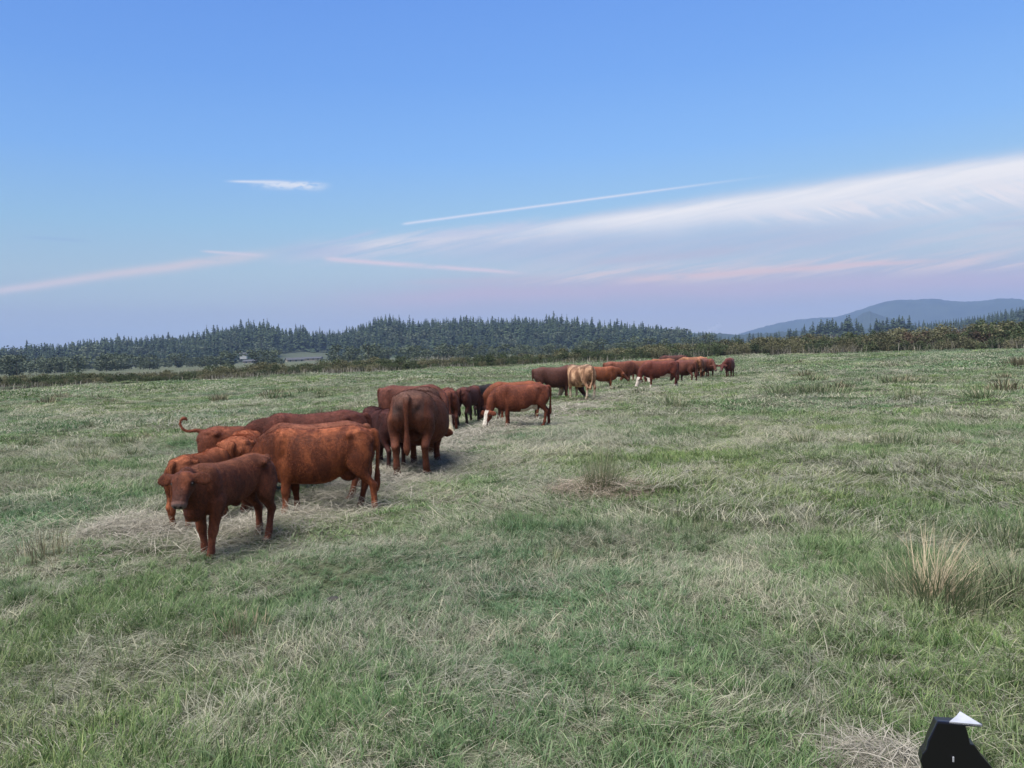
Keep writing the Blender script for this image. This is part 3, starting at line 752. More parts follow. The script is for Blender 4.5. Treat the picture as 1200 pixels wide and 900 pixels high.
RED, MID, DARK, LITE, TAN, NEAR_BLACK = (0.125, 0.036, 0.016), (0.095, 0.028, 0.015), (0.048, 0.015, 0.010), (0.20, 0.065, 0.026), (0.42, 0.275, 0.18), (0.014, 0.009, 0.008)
def fur(me, n, info):
    """short hair strands lying back over the coat, one mesh per animal"""
    nv = len(me.vertices)
    P = np.zeros(nv * 3, np.float32); me.vertices.foreach_get('co', P); P = P.reshape(-1, 3).astype(float)
    N = np.zeros(nv * 3, np.float32); me.vertices.foreach_get('normal', N); N = N.reshape(-1, 3).astype(float)
    Cc = np.zeros(nv * 4, np.float32); me.attributes['coat'].data.foreach_get('color', Cc); Cc = Cc.reshape(-1, 4)
    i = rng.integers(0, nv, n)
    p = P[i] + rng.normal(0, 0.005, (n, 3)) * (1 - np.abs(N[i])); nn = N[i]
    ok = p[:, 2] > 0.09; i, p, nn = i[ok], p[ok], nn[ok]; n = len(i)
    hr = np.linalg.norm(p - (info['poll'] + info['hd'] * info['HL'] * 0.5), axis=1)
    L = np.where(hr < 0.30, 0.007, np.where(p[:, 2] < 0.55, 0.011, 0.020)) * (0.6 + 0.8 * rng.random(n))
    L = L * np.where((p[:, 0] < -0.84), 1.3, 1.0)
    flow = np.stack([-0.6 + rng.normal(0, 0.35, n), rng.normal(0, 0.35, n), -0.8 + rng.normal(0, 0.35, n)], 1)
    flow = flow - nn * np.sum(flow * nn, 1)[:, None]
    d = nn * (0.12 + 0.30 * rng.random(n))[:, None] + flow * 0.8; d /= np.linalg.norm(d, axis=1)[:, None]
    sd_ = np.cross(d, nn); sd_ /= np.linalg.norm(sd_, axis=1)[:, None] + 1e-9
    w = (0.0018 + 0.0012 * rng.random(n))[:, None]
    V_ = np.stack([p - nn * 0.003 - sd_ * w, p - nn * 0.003 + sd_ * w, p + d * L[:, None]], 1).reshape(-1, 3)
    col = Cc[i].copy(); col[:, :3] *= (0.65 + 0.95 * rng.random(n) ** 1.5)[:, None]
    return mesh_np('fur', V_, np.arange(3 * n), np.full(n, 3), M_cow, {'coat': np.repeat(col, 3, 0)})

def eyeball(parent, p, k):
    V_, F_ = [], []
    for i in range(9):
        ph = math.pi * i / 8
        for j in range(12):
            th = 2 * math.pi * j / 12
            V_.append((p[0] + 0.017 * math.sin(ph) * math.cos(th), p[1] + 0.017 * math.sin(ph) * math.sin(th), p[2] + 0.017 * math.cos(ph)))
    for i in range(8):
        for j in range(12):
            F_.append((i * 12 + j, i * 12 + (j + 1) % 12, (i + 1) * 12 + (j + 1) % 12, (i + 1) * 12 + j))
    me = bpy.data.meshes.new('eye'); me.from_pydata(V_, [], F_); me.materials.append(M_eye)
    for q in me.polygons: q.use_smooth = True
    return link(bpy.data.objects.new('eye', me), parent)

def cattle(kind, px, py, heading, H, label, body=None, coat=RED, lx=1.0, voxel=None, eyes=True, eartag=False, **pt):
    py = py + (py - 412 + (px - 600) * 0.0332) * 0.035; H = H * 1.035
    x, y = on_ground(px, py)
    d = math.hypot(x, y)
    body = dict(body or {})
    body.setdefault('voxel', 0.013 if d < 16 else (0.018 if d < 28 else 0.026))
    if kind == 'calf': body.setdefault('calf', True)
    if kind == 'bull': body.setdefault('bull', True)
    me, info = cow_body(**body)
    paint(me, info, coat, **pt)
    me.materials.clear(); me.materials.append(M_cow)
    root = link(bpy.data.objects.new(kind, None)); root.empty_display_size = 0.3
    root.location = (x, y, float(gz(x, y)) - 0.01); root.rotation_euler = (0, 0, R(heading)); k = H / 1.3
    root.scale = (k * lx, k, k)
    tag(root, label, kind, 'cattle feeding along the line of hay')
    me.name = 'body'
    link(bpy.data.objects.new('body', me), root)
    if d < 34: link(bpy.data.objects.new('fur', fur(me, 80000 if d < 16 else 30000, info)), root)
    if eyes and d < 34:
        for e in info['eyes']: eyeball(root, e, k)
    if eartag:
        e0 = info['poll'] + info['hs'] * 0.20 * eartag + info['hu'] * -0.02 - info['hd'] * 0.0
        w = info['hs'] * 0.028; u = info['hu'] * 0.035; nrm = info['hd'] * 0.03
        c = e0 + info['hd'] * 0.035
        vs = [c - w - u, c + w - u, c + w * 0.8 + u, c - w * 0.8 + u]; vs += [v - info['hd'] * 0.004 for v in vs]
        tm = bpy.data.meshes.new('ear_tag'); tm.from_pydata([tuple(v) for v in vs], [], [(0, 1, 2, 3), (7, 6, 5, 4), (0, 4, 5, 1), (1, 5, 6, 2), (2, 6, 7, 3), (3, 7, 4, 0)])
        tm.materials.append(M_eartag); link(bpy.data.objects.new('ear_tag', tm), root)
    return root

def herd():
    C = cattle
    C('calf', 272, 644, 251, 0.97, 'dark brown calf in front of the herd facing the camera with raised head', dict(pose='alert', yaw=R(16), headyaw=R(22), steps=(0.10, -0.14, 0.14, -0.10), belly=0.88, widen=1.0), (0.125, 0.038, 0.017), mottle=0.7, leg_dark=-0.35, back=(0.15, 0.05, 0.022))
    C('calf', 240, 614, 82, 0.90, 'ginger calf seen from behind, half hidden by the dark calf looking at the camera', dict(pose='graze', steps=(0.04, -0.04, 0.05, -0.05), belly=0.95), LITE, mottle=0.35)
    C('calf', 291, 571, 18, 1.06, 'reddish calf with its tail raised and curled, rump towards the left', dict(pose='graze', tail='up', belly=1.15, deep=0.05), RED, mottle=0.5)
    C('calf', 287, 589, 100, 1.07, 'ginger calf seen from behind between the curled tail and the front calf', dict(pose='graze', belly=1.2, widen=1.15), LITE, mottle=0.25)
    C('cow', 376, 597, 184, 1.17, 'large shaggy red-brown young cow standing side-on behind the front calf', dict(pose='graze', yaw=R(-14), steps=(-0.16, 0.14, 0.06, -0.08), belly=0.97, deep=0.07), (0.17, 0.050, 0.018), lx=0.95, mottle=0.9, leg_dark=-0.45)
    C('calf', 372, 582, 184, 1.12, 'reddish calf hidden behind the large shaggy cow, its back showing above', dict(pose='graze', yaw=R(10), steps=(0.12, -0.05, 0, 0.08)), (0.13, 0.045, 0.024), mottle=0.4)
    C('cow', 371, 570, 196, 1.22, 'long dark red cow reaching its head low to the left behind the shaggy cow', dict(pose='low', belly=0.95), (0.075, 0.020, 0.012), mottle=0.4)
    C('cow', 449, 543, 122, 1.12, 'dark maroon cow standing close against the left flank of the broad-rumped cow', dict(pose='graze', belly=1.05), (0.045, 0.011, 0.008), mottle=0.5, leg_dark=0.3)
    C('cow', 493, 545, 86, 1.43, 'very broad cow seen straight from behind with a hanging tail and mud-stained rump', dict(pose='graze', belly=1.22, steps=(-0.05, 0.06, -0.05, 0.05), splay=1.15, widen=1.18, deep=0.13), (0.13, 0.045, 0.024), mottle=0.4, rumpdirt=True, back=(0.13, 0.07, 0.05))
    C('cow', 484, 507, -14, 1.30, 'dark red cow with a cream face eating behind the broad-rumped cow', dict(pose='graze', yaw=R(-25), belly=1.05), (0.085, 0.027, 0.018), mottle=0.4, face=(0.48, 0.38, 0.24))
    C('calf', 527, 499, 98, 1.14, 'small dark red calf rump just right of the broad cow\'s back', dict(pose='graze'), MID, mottle=0.3)
    C('calf', 551, 494, 72, 1.10, 'dark red calf with black legs seen from behind in the gap between two groups', dict(pose='graze', yaw=R(-12)), (0.07, 0.021, 0.014), mottle=0.4, leg_dark=0.9)
    C('cow', 566, 485, 55, 1.02, 'near-black cow with lowered neck beside the black-legged calf', dict(pose='graze', yaw=R(-20)), NEAR_BLACK, mottle=0.2, leg_dark=0.5)
    C('cow', 612, 498, 187, 1.15, 'red-brown cow with a white blaze face, white belly patch, eating to the left', dict(pose='graze', yaw=R(12), headyaw=R(38), steps=(0.05, -0.18, 0.04, -0.06), belly=1.0), (0.12, 0.034, 0.016), mottle=0.5, face='blaze', belly_white=True)
    C('cow', 604, 489, 186, 1.18, 'lighter red cow whose back shows above the white-faced cow\'s back', dict(pose='graze', steps=(0, 0, 0, 0.1)), (0.15, 0.047, 0.02), mottle=0.3)
    C('bull', 651, 467, 4, 1.32, 'heavy dark brown bull standing side-on behind the pale tan cow', dict(pose='graze', belly=1.05), (0.062, 0.024, 0.018), mottle=0.2)
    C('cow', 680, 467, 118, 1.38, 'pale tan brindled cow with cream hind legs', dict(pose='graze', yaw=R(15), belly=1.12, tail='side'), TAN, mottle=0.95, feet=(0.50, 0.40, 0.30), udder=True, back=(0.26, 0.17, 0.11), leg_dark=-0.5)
    C('cow', 706, 456, 2, 1.16, 'bright red young cow stretching its head level to the right of the tan cow', dict(pose='low', yaw=R(4)), (0.15, 0.048, 0.02), mottle=0.3)
    C('cow', 727, 450, 6, 1.34, 'brown cow side-on with lowered head, behind the stretching red cow', dict(pose='graze', belly=1.05), (0.105, 0.035, 0.02), mottle=0.3)
    C('cow', 751, 445, 172, 1.34, 'brown cow whose back shows above the second white face', dict(pose='graze', belly=1.05), (0.12, 0.042, 0.022), mottle=0.3)
    C('cow', 774, 453, 181, 1.34, 'deep red cow with white face, white belly stripe and white feet in the far group', dict(pose='graze', yaw=R(8), headyaw=R(15), steps=(0.05, -0.15, 0.05, -0.05)), (0.082, 0.020, 0.012), mottle=0.2, face='white', belly_white=True, feet=(0.5, 0.45, 0.4), feet_top=0.13)
    C('cow', 760, 448, 262, 1.25, 'cow with a round cream face under the deep red cow\'s neck', dict(pose='graze'), MID, mottle=0.3, face='white')
    C('cow', 776, 443, 200, 1.36, 'tawny backed cow directly behind the deep red white-faced cow', dict(pose='graze', belly=1.1), (0.15, 0.06, 0.03), mottle=0.3)
    C('cow', 789, 438, 172, 1.45, 'tall dark red cow whose back stands highest in the far group', dict(pose='graze', belly=1.1), DARK, mottle=0.3)
    C('cow', 803, 446, 118, 1.33, 'round dark red cow seen from behind in the far group', dict(pose='graze', belly=1.25), (0.082, 0.026, 0.016), mottle=0.3)
    C('cow', 812, 440, 165, 1.36, 'light tawny cow showing its back over the round dark red cow', dict(pose='graze', belly=1.1), (0.18, 0.085, 0.045), mottle=0.4)
    C('cow', 820, 442, 68, 1.34, 'tawny cow with a cream lower flank beside the round dark red cow', dict(pose='graze', belly=1.1), (0.16, 0.07, 0.036), mottle=0.5, belly_white=True)
    C('cow', 830, 441, 275, 1.25, 'red-brown cow facing the camera at the end of the far group', dict(pose='low', belly=1.0), (0.09, 0.03, 0.018), mottle=0.4, eartag=1)
    C('cow', 855, 441, 248, 1.25, 'lone dark red cow standing apart past the end of the herd', dict(pose='low', yaw=R(-30), headyaw=R(-10), belly=1.05), (0.075, 0.02, 0.014), mottle=0.3, eartag=1)

# ------------------------------------------------------------------ tussocks, hay
def blade_cluster(n, rad, hgt, lean, width, dry=0.0, az_mu=None, az_sd=1.0, curl=0.5, power=0.7, hvar=0.5):
    roots = disc(n, rad, power)
    raz = np.arctan2(roots[:, 1], roots[:, 0])
    az = raz + rng.normal(0, 0.7, n) if az_mu is None else rng.normal(az_mu, az_sd, n)
    rr = np.hypot(roots[:, 0], roots[:, 1]) / rad
    L = hgt * (1 - hvar * rng.random(n)) * (1 - 0.25 * rr)
    th0 = np.abs(rng.normal(lean, lean * 0.5, n)) * (0.4 + 0.8 * rr); th1 = th0 + curl * rng.random(n)
    at = np.zeros((n, 4)); at[:, 0] = np.clip(rng.random(n) * (1 - dry) + dry, 0, 1); at[:, 3] = 1
    return blades(roots, az, L, width * (0.6 + 0.7 * rng.random(n)), th0, th1, at, 4, 0.8)
def cluster_mesh(name, mat, *parts):
    V_, F_, T_, A_ = cat_mesh(list(parts)); return mesh_np(name, V_, F_, T_, mat, {'leaf': A_})
def mat_pile(n, rad, hgt, width, L=(0.15, 0.4), aspect=1.0):
    """lying stalks heaped into a low mound"""
    roots = disc(n, rad, 0.55); roots[:, 1] *= aspect
    rr = np.hypot(roots[:, 0], roots[:, 1] / aspect) / rad
    roots[:, 2] = hgt * np.clip(1 - rr ** 2, 0, 1) * rng.random(n)
    az = rng.random(n) * 2 * math.pi
    th0 = R(55) + rng.random(n) * R(40); th1 = R(75) + rng.random(n) * R(50)
    at = np.zeros((n, 4)); at[:, 0] = rng.random(n); at[:, 3] = 1
    return blades(roots, az, L[0] + (L[1] - L[0]) * rng.random(n), width * (0.6 + 0.7 * rng.random(n)), th0, th1, at, 4, 1.2)

def place_empty(name, x, y, rz=0.0, s=1.0, dz=0.0):
    o = link(bpy.data.objects.new(name, None)); o.empty_display_size = 0.2
    o.location = (x, y, float(gz(x, y)) + dz); o.rotation_euler = (0, 0, rz); o.scale = (s, s, s) if np.isscalar(s) else s
    return o
def child(name, me, parent): return link(bpy.data.objects.new(name, me), parent)

def tussocks():
    # the rush clump in the middle of the field, on its ring of dead thatch
    x, y = on_ground(705, 583)
    o = place_empty('rush_tussock', x, y)
    tag(o, 'tall green rush tussock ringed by flattened brown thatch in the open middle of the pasture', 'tussock')
    child('blades', cluster_mesh('blades', M_rush, blade_cluster(480, 0.30, 0.60, 0.30, 0.006, hvar=0.7, curl=0.9), blade_cluster(170, 0.2, 0.98, 0.13, 0.0042, 0.45)), o)
    child('thatch', cluster_mesh('thatch', M_thatch, mat_pile(2200, 0.82, 0.24, 0.007, (0.15, 0.40), 0.75)), o)
    # the big one on the right
    x, y = on_ground(1092, 712)
    o = place_empty('rush_tussock', x, y)
    tag(o, 'big grass tussock with tan stalks leaning over to the right at the field\'s right side', 'tussock')
    child('blades', cluster_mesh('blades', M_rush, blade_cluster(700, 0.42, 0.60, 0.34, 0.006, hvar=0.75, curl=1.0), blade_cluster(260, 0.5, 0.4, 0.5, 0.006)), o)
    child('tan_stalks', cluster_mesh('tan_stalks', M_tan, blade_cluster(150, 0.17, 0.85, 0.50, 0.005, 0.2, az_mu=0.0, az_sd=0.75, curl=0.9, hvar=0.65),
                                     blade_cluster(70, 0.3, 0.5, 0.6, 0.005, 0.3, curl=1.0)), o)
    # grass swathe right of it and the thin lone stem
    x, y = on_ground(1190, 700)
    o = place_empty('grass_tussock', x, y)
    tag(o, 'bright green arching grass tussock cut by the right edge beside the tan stalked tussock', 'tussock')
    child('blades', cluster_mesh('blades', M_rush, blade_cluster(420, 0.38, 0.55, 0.6, 0.008, 0.25, curl=1.1)), o)
    x, y = on_ground(1166, 648)
    o = place_empty('reed_stem', x, y)
    tag(o, 'lone thin dark reed stem standing upright behind the tan stalked tussock', 'stem')
    child('blades', cluster_mesh('blades', M_rush, blade_cluster(3, 0.02, 0.85, 0.03, 0.007, curl=0.05, hvar=0.1)), o)
    special = [
        (52, 664, 0.34, 0.50, M_rush_dry, 'brown-tipped tussock at the left edge of the pasture, left of the front calf'),
        (825, 628, 0.26, 0.22, M_rush, 'pale green tuft just below and right of the ringed rush tussock'),
        (375, 492, 0.50, 0.42, M_rush_dry, 'upright dry brown tuft just above the long dark cow\'s back'),
        (403, 487, 0.45, 0.45, M_rush_dry, 'wide dry tuft behind the dark maroon cow'),
        (256, 471, 0.62, 0.42, M_rush_dry, 'dark isolated tuft above the calf with the curled tail'),
        (282, 760, 0.20, 0.22, M_tan, 'tan seed-head tuft standing in the matted grass in front of the calves'),
        (955, 464, 0.62, 1.30, M_rush, 'broad dark rush clump in the field right of the lone cow'),
        (1066, 470, 0.55, 0.60, M_rush, 'dark rush tuft right of the broad clump, nearer the right edge'),
        (1056, 521, 0.36, 0.70, M_rush, 'low spread of dark rushes in the open field halfway to the right edge'),
        (1193, 431, 1.00, 0.80, M_rush_dry, 'dark upright tuft at the right edge in front of the far hedge'),
        (148, 524, 0.40, 0.35, M_rush, 'small rush tuft left of the curled tail'),
        (36, 528, 0.35, 0.30, M_rush, 'small rush tuft near the left edge'),
        (1178, 640, 0.45, 0.40, M_rush, 'dark green grass tuft by the right edge behind the reed stem'),
        (640, 668, 0.22, 0.30, M_rush, 'lush green tuft below the ringed tussock towards the camera'),
    ]
    for (px, py, h, rad, m, lab) in special:
        x, y = on_ground(px, py)
        d = math.hypot(x, y); w = max(0.006, d * 0.00075)
        o = place_empty('rush_tussock' if m is M_rush else 'grass_tussock', x, y, rng.random() * 6)
        tag(o, lab, 'tussock')
        n = int(min(500, 60 + 900 * rad * h)) 
        child('blades', cluster_mesh('blades', m, blade_cluster(n, rad, h, 0.35, w, hvar=0.6)), o)
    # many far tufts
    protos = [cluster_mesh('rush_tuft', m, blade_cluster(110, 0.32, 0.42, 0.42, 0.028, hvar=0.6)) for m in (M_rush, M_rush, M_rush_dry)]
    fine_t = [cluster_mesh('rush_tuft', m, blade_cluster(260, 0.30, 0.5, 0.40, 0.009, hvar=0.7, curl=0.8)) for m in (M_rush, M_rush, M_rush_dry)]
    cl = [(900, 1000, 425, 432, 8), (1020, 1130, 424, 434, 10), (900, 990, 440, 470, 8), (1030, 1110, 440, 452, 8), (1120, 1199, 436, 495, 10), (300, 400, 456, 470, 12),
          (60, 240, 455, 475, 8), (90, 200, 500, 545, 5), (0, 140, 462, 500, 6), (880, 980, 480, 530, 4), (560, 700, 440, 446, 3), (690, 860, 462, 480, 5), (1000, 1190, 500, 600, 6), (430, 560, 444, 452, 5)]
    for (x0, x1, y0, y1, k) in cl:
        for _ in range(k):
            px, py = rng.uniform(x0, x1), rng.uniform(y0, y1)
            x, y = on_ground(px, py)
            s = rng.uniform(0.6, 1.5); d = math.hypot(x, y)
            o = link(bpy.data.objects.new('rush_tuft', (protos if d > 32 else fine_t)[rng.integers(0, 3)]))
            k2 = s * (1.0 if d > 25 else 0.55)
            o.location = (x, y, float(gz(x, y))); o.rotation_euler = (0, 0, rng.random() * 6); o.scale = (k2 * 1.3, k2 * 1.3, k2)
            tag(o, 'small dark rush tuft scattered over the open pasture', 'tuft', 'small rush tufts over the pasture')

def hay():
    parts = []
    pts = np.array(HAY_LINE)
    for i in range(len(pts) - 1):
        a, b = pts[i], pts[i + 1]; L = np.hypot(*(b - a)); r = np.hypot(*((a + b) / 2))
        n = int(L * (1150 if r < 15 else 750 if r < 30 else 260))
        w = max(0.005, r * 0.0006)
        t = rng.random(n); dv = (b - a) / L; nv = np.array([-dv[1], dv[0]])
        c = a + (b - a) * t[:, None]; off = rng.normal(0, 0.5, n) * (0.7 + r / 40)
        lump = 0.4 + 0.9 * vnoise(c[:, 0], c[:, 1], 1.3, 61)
        xy = c + nv * (off * lump * 1.4)[:, None]
        z = gz(xy[:, 0], xy[:, 1]) + 0.015 + 0.16 * lump * np.exp(-(off / 0.5) ** 2) * rng.random(n)
        th0 = R(55) + rng.random(n) * R(40); th1 = R(75) + rng.random(n) * R(50)
        at = np.zeros((n, 4)); at[:, 0] = rng.random(n); at[:, 3] = 1
        parts.append(blades(np.stack([xy[:, 0], xy[:, 1], z], 1), rng.random(n) * 6.283, 0.15 + 0.3 * rng.random(n), w * (0.6 + 0.7 * rng.random(n)), th0, th1, at, 4, 1.2))
    me = cluster_mesh('hay', M_hay, *parts)
    tag(link(bpy.data.objects.new('hay', me)), 'pale loose hay strewn in a line under the feeding cattle', 'hay', kind='stuff')
    x, y = on_ground(1030, 893)
    o = link(bpy.data.objects.new('hay_heap', cluster_mesh('hay_heap', M_hay, mat_pile(1700, 0.36, 0.2, 0.0045, (0.1, 0.3), 0.8))))
    o.location = (x, y, float(gz(x, y)))
    tag(o, 'pale heap of dry hay beside the black metal part at the lower right corner', 'hay heap')
    x, y = on_ground(168, 632)
    o = link(bpy.data.objects.new('hay_heap', cluster_mesh('hay_heap', M_hay, mat_pile(2600, 0.80, 0.26, 0.0065, (0.12, 0.38), 0.8))))
    o.location = (x, y, float(gz(x, y)))
    tag(o, 'low brownish hay heap just left of the front calf', 'hay heap')

def dung():
    for px, py, s, lab in ((808, 563, 0.11, 'small black dung pat right of the ringed rush tussock'), (567, 448, 0.30, 'dark dung heap in the far field above the black-legged calf'),
                           (390, 708, 0.07, 'dark dung pat in the grass in front of the shaggy cow')):
        x, y = on_ground(px, py)
        V_, F_ = [(0, 0, 0.55)], []
        for i in range(1, 7):
            for j in range(16):
                a = j * math.pi / 8; r = i / 6 * (1 + 0.25 * math.sin(2 * a + s * 9) + 0.12 * random.random())
                V_.append((r * math.cos(a), r * math.sin(a) * 0.7, 0.55 * (1 - (i / 6) ** 2.2) + 0.08 * random.random() * (i < 6) - (0.15 if i == 6 else 0)))
        for j in range(16): F_.append((0, 1 + j, 1 + (j + 1) % 16))
        for i in range(5):
            for j in range(16): F_.append((1 + i * 16 + j, 1 + (i + 1) * 16 + j, 1 + (i + 1) * 16 + (j + 1) % 16, 1 + i * 16 + (j + 1) % 16))
        me = bpy.data.meshes.new('dung_pat'); me.from_pydata(V_, [], F_); me.materials.append(M_dung)
        for q in me.polygons: q.use_smooth = True
        o = link(bpy.data.objects.new('dung_pat', me)); o.location = (x, y, float(gz(x, y)) + 0.03); o.scale = (s, s, s * 0.9)
        tag(o, lab, 'dung')

# ------------------------------------------------------------------ hedge
def interp(tab, x):
    return np.interp(x, [t[0] for t in tab], [t[1] for t in tab])
HEDGE_D = [(-200, 86), (0, 87), (100, 87), (300, 91), (400, 95), (500, 98), (600, 101), (733, 106), (850, 126), (1000, 128), (1200, 122), (1400, 118)]
HEDGE_H = [(-200, 1.5), (0, 1.55), (200, 1.5), (300, 1.8), (400, 2.0), (600, 2.1), (733, 2.5), (850, 3.3), (1000, 3.6), (1100, 3.9), (1200, 4.1), (1400, 4)]
def quads(C_, size, leafcol, flat=0.0):
    n = len(C_)
    a = rng.normal(0, 1, (n, 3)); a /= np.linalg.norm(a, axis=1)[:, None]
    b = rng.normal(0, 1, (n, 3)); b = b - a * np.sum(a * b, 1)[:, None]; b /= np.linalg.norm(b, axis=1)[:, None]
    s = size * (0.6 + 0.8 * rng.random(n))[:, None]
    V_ = np.stack([C_ - a * s, C_ + b * s * 0.6, C_ + a * s, C_ - b * s * 0.6], 1).reshape(-1, 3)
    F_ = np.arange(4 * n); T_ = np.full(n, 4)
    A = np.zeros((n, 4)); A[:, 0] = leafcol; A[:, 3] = 1
    return V_, F_, T_, np.repeat(A, 4, 0)
def shrub_mesh(mat, n=2200, leaf=0.075, lobes=12):
    """unit-height shrub: leaf clumps over uneven lobes, about 1.3 wide"""
    lc = np.stack([rng.uniform(-0.5, 0.5, lobes), rng.uniform(-0.4, 0.4, lobes), rng.uniform(0.15, 0.72, lobes)], 1)
    lr = rng.uniform(0.18, 0.34, lobes)
    w = rng.integers(0, lobes, n)
    d = rng.normal(0, 1, (n, 3)); d /= np.linalg.norm(d, axis=1)[:, None]
    P = lc[w] + d * (lr[w] * (0.55 + 0.5 * rng.random(n)))[:, None]
    P[:, 2] = np.abs(P[:, 2])
    tone = np.clip(rng.random(lobes)[w] * 0.5 + rng.random(n) * 0.5, 0, 1)
    return cluster_mesh('foliage', mat, quads(P, leaf * 0.45, tone))
def stems_mesh(k=7):
    V_, F_ = [], []
    for i in range(k):
        a = rng.random() * 6.283; tx, ty = 0.38 * math.cos(a) * rng.random(), 0.3 * math.sin(a) * rng.random(); h = rng.uniform(0.5, 0.95); r = 0.012
        b = len(V_)
        for (x, y, z, q) in ((tx * 0.2, ty * 0.2, -0.05, r * 1.6), (tx * 0.6, ty * 0.6, h * 0.5, r), (tx, ty, h, r * 0.3)):
            for j in range(4): V_.append((x + q * math.cos(j * 1.57), y + q * math.sin(j * 1.57), z))
        for s in range(2):
            for j in range(4): F_.append((b + s * 4 + j, b + s * 4 + (j + 1) % 4, b + s * 4 + 4 + (j + 1) % 4, b + s * 4 + 4 + j))
    me = bpy.data.meshes.new('stems'); me.from_pydata(V_, [], F_); me.materials.append(M_bark); return me
def hedge():
    fol = {'g': [shrub_mesh(M_shrub) for _ in range(4)], 'o': [shrub_mesh(M_shrub_o) for _ in range(3)], 'r': [shrub_mesh(M_shrub_r) for _ in range(2)]}
    stems = [stems_mesh() for _ in range(3)]
    LAB = {'g': ('dark green shrub in the long hedge along the far edge of the pasture', 'dark green hedge shrubs'),
           'o': ('olive and yellowish shrub in the long hedge along the far edge of the pasture', 'olive hedge shrubs'),
           'r': ('russet brown leafed shrub at the tall right end of the hedge', 'russet hedge shrubs')}
    for row, (dd, hk, step) in enumerate(((0.0, 0.62, 13), (2.4, 0.86, 12), (5.0, 1.0, 13))):
        px = -60.0
        while px < 1270:
            px += step * rng.uniform(0.7, 1.3)
            d = float(interp(HEDGE_D, px)) + dd + rng.uniform(-0.7, 0.7)
            h = float(interp(HEDGE_H, px)) * hk * rng.uniform(0.75, 1.18)
            x, y, _ = at_dist(px, 420, d)
            u = rng.random()
            kind = 'g' if u < 0.55 else 'o'
            if 1050 < px < 1170 and row > 0 and u < 0.38: kind = 'r'
            if 860 < px < 930 and row < 2 and u < 0.5: kind = 'o'
            o = place_empty('hedge_shrub', x, y, rng.random() * 6.28, (h * rng.uniform(1.0, 1.45), h * rng.uniform(1.0, 1.4), h), -0.05)
            tag(o, LAB[kind][0], 'shrub', LAB[kind][1])
            child('foliage', fol[kind][rng.integers(0, len(fol[kind]))], o)
            child('stems', stems[rng.integers(0, 3)], o)
    # rank tan grass growing through and in front of the hedge
    n = 22000
    px = rng.uniform(-80, 1290, n); d = interp(HEDGE_D, px) + rng.choice([-1.4, 1.2, 6.5], n, p=[0.2, 0.3, 0.5]) + rng.normal(0, 0.7, n)
    hh = interp(HEDGE_H, px)
    az = np.arctan((px - 600) / FPX)
    x = d * np.sin(az); y = d * np.cos(az)
    clump = vnoise(x, y, 4.0, 31); keep = rng.random(n) < np.clip((clump - 0.30) * 2.2, 0.05, 1)
    x, y, d, hh = x[keep], y[keep], d[keep], hh[keep]; n = len(x)
    back = d > np.interp(px[keep], [t[0] for t in HEDGE_D], [t[1] for t in HEDGE_D]) + 4
    L = np.where(back, hh * rng.uniform(0.7, 1.06, n), hh * rng.uniform(0.25, 0.55, n))
    at = np.zeros((n, 4)); at[:, 0] = rng.random(n); at[:, 3] = 1
    th0 = np.abs(rng.normal(0.1, 0.1, n))
    bl = blades(np.stack([x, y, gz(x, y)], 1), rng.random(n) * 6.283, L, 0.035 + 0.03 * rng.random(n), th0, th0 + 0.9 * rng.random(n), at, 3)
    tag(link(bpy.data.objects.new('rank_grass', cluster_mesh('rank_grass', M_hay, bl))), 'tall tan rank grass growing through the far hedge', 'grass', kind='stuff')
    # a taller tree-like bush standing in the hedge at the right
    for px, dd, h, w, lab in ((1153, 6, 5.3, 5.0, 'tall dark bush standing above the hedge near the right edge'), (1192, 7, 4.9, 4.4, 'dark bush rising at the hedge\'s right end'),
                              (683 + 345, 6, 4.1, 2.6, 'slim bush standing above the hedge below the hazy tree clumps')):
        x, y, _ = at_dist(px, 420, float(interp(HEDGE_D, px)) + dd)
        o = place_empty('bush', x, y, 1.0, (w, w * 0.8, h)); tag(o, lab, 'bush')
        child('foliage', fol['g'][0 if h > 5 else 1], o); child('stems', stems[0], o)

# ------------------------------------------------------------------ forest
SKYLINE = [(-150, 410), (0, 407), (50, 403), (100, 399), (150, 393), (200, 391), (250, 386), (268, 380), (278, 375), (315, 375), (330, 382), (400, 384), (425, 378), (440, 371),
           (462, 369), (490, 376), (500, 371), (560, 370), (600, 371), (645, 368), (665, 372), (700, 376), (750, 379), (790, 383), (812, 385), (840, 390), (870, 394), (900, 397)]
def horizon_y(x): return 412 - (x - 600) * math.tan(roll)
def cz(px): return math.cos(math.atan((px - 600) / FPX))
def forest_target(px, dist):
    """height above ground of the skyline seen at pixel px from dist"""
    return ((horizon_y(px) - float(interp(SKYLINE, px))) / FPX * dist) * cz(px) + CAM_H
def hill_z(x, y):
    """forest floor rising behind the far fields"""
    r = np.hypot(x, y); px = 600 + FPX * np.tan(np.arctan2(x, np.maximum(y, 1)))
    tgt = (412 - (px - 600) * math.tan(roll) - np.interp(px, [t[0] for t in SKYLINE], [t[1] for t in SKYLINE])) / FPX * 800 * np.cos(np.arctan2(x, np.maximum(y, 1)))
    return np.clip(tgt - 19, 0, 40) * np.clip((r - 620) / 180, 0, 1) ** 1.2
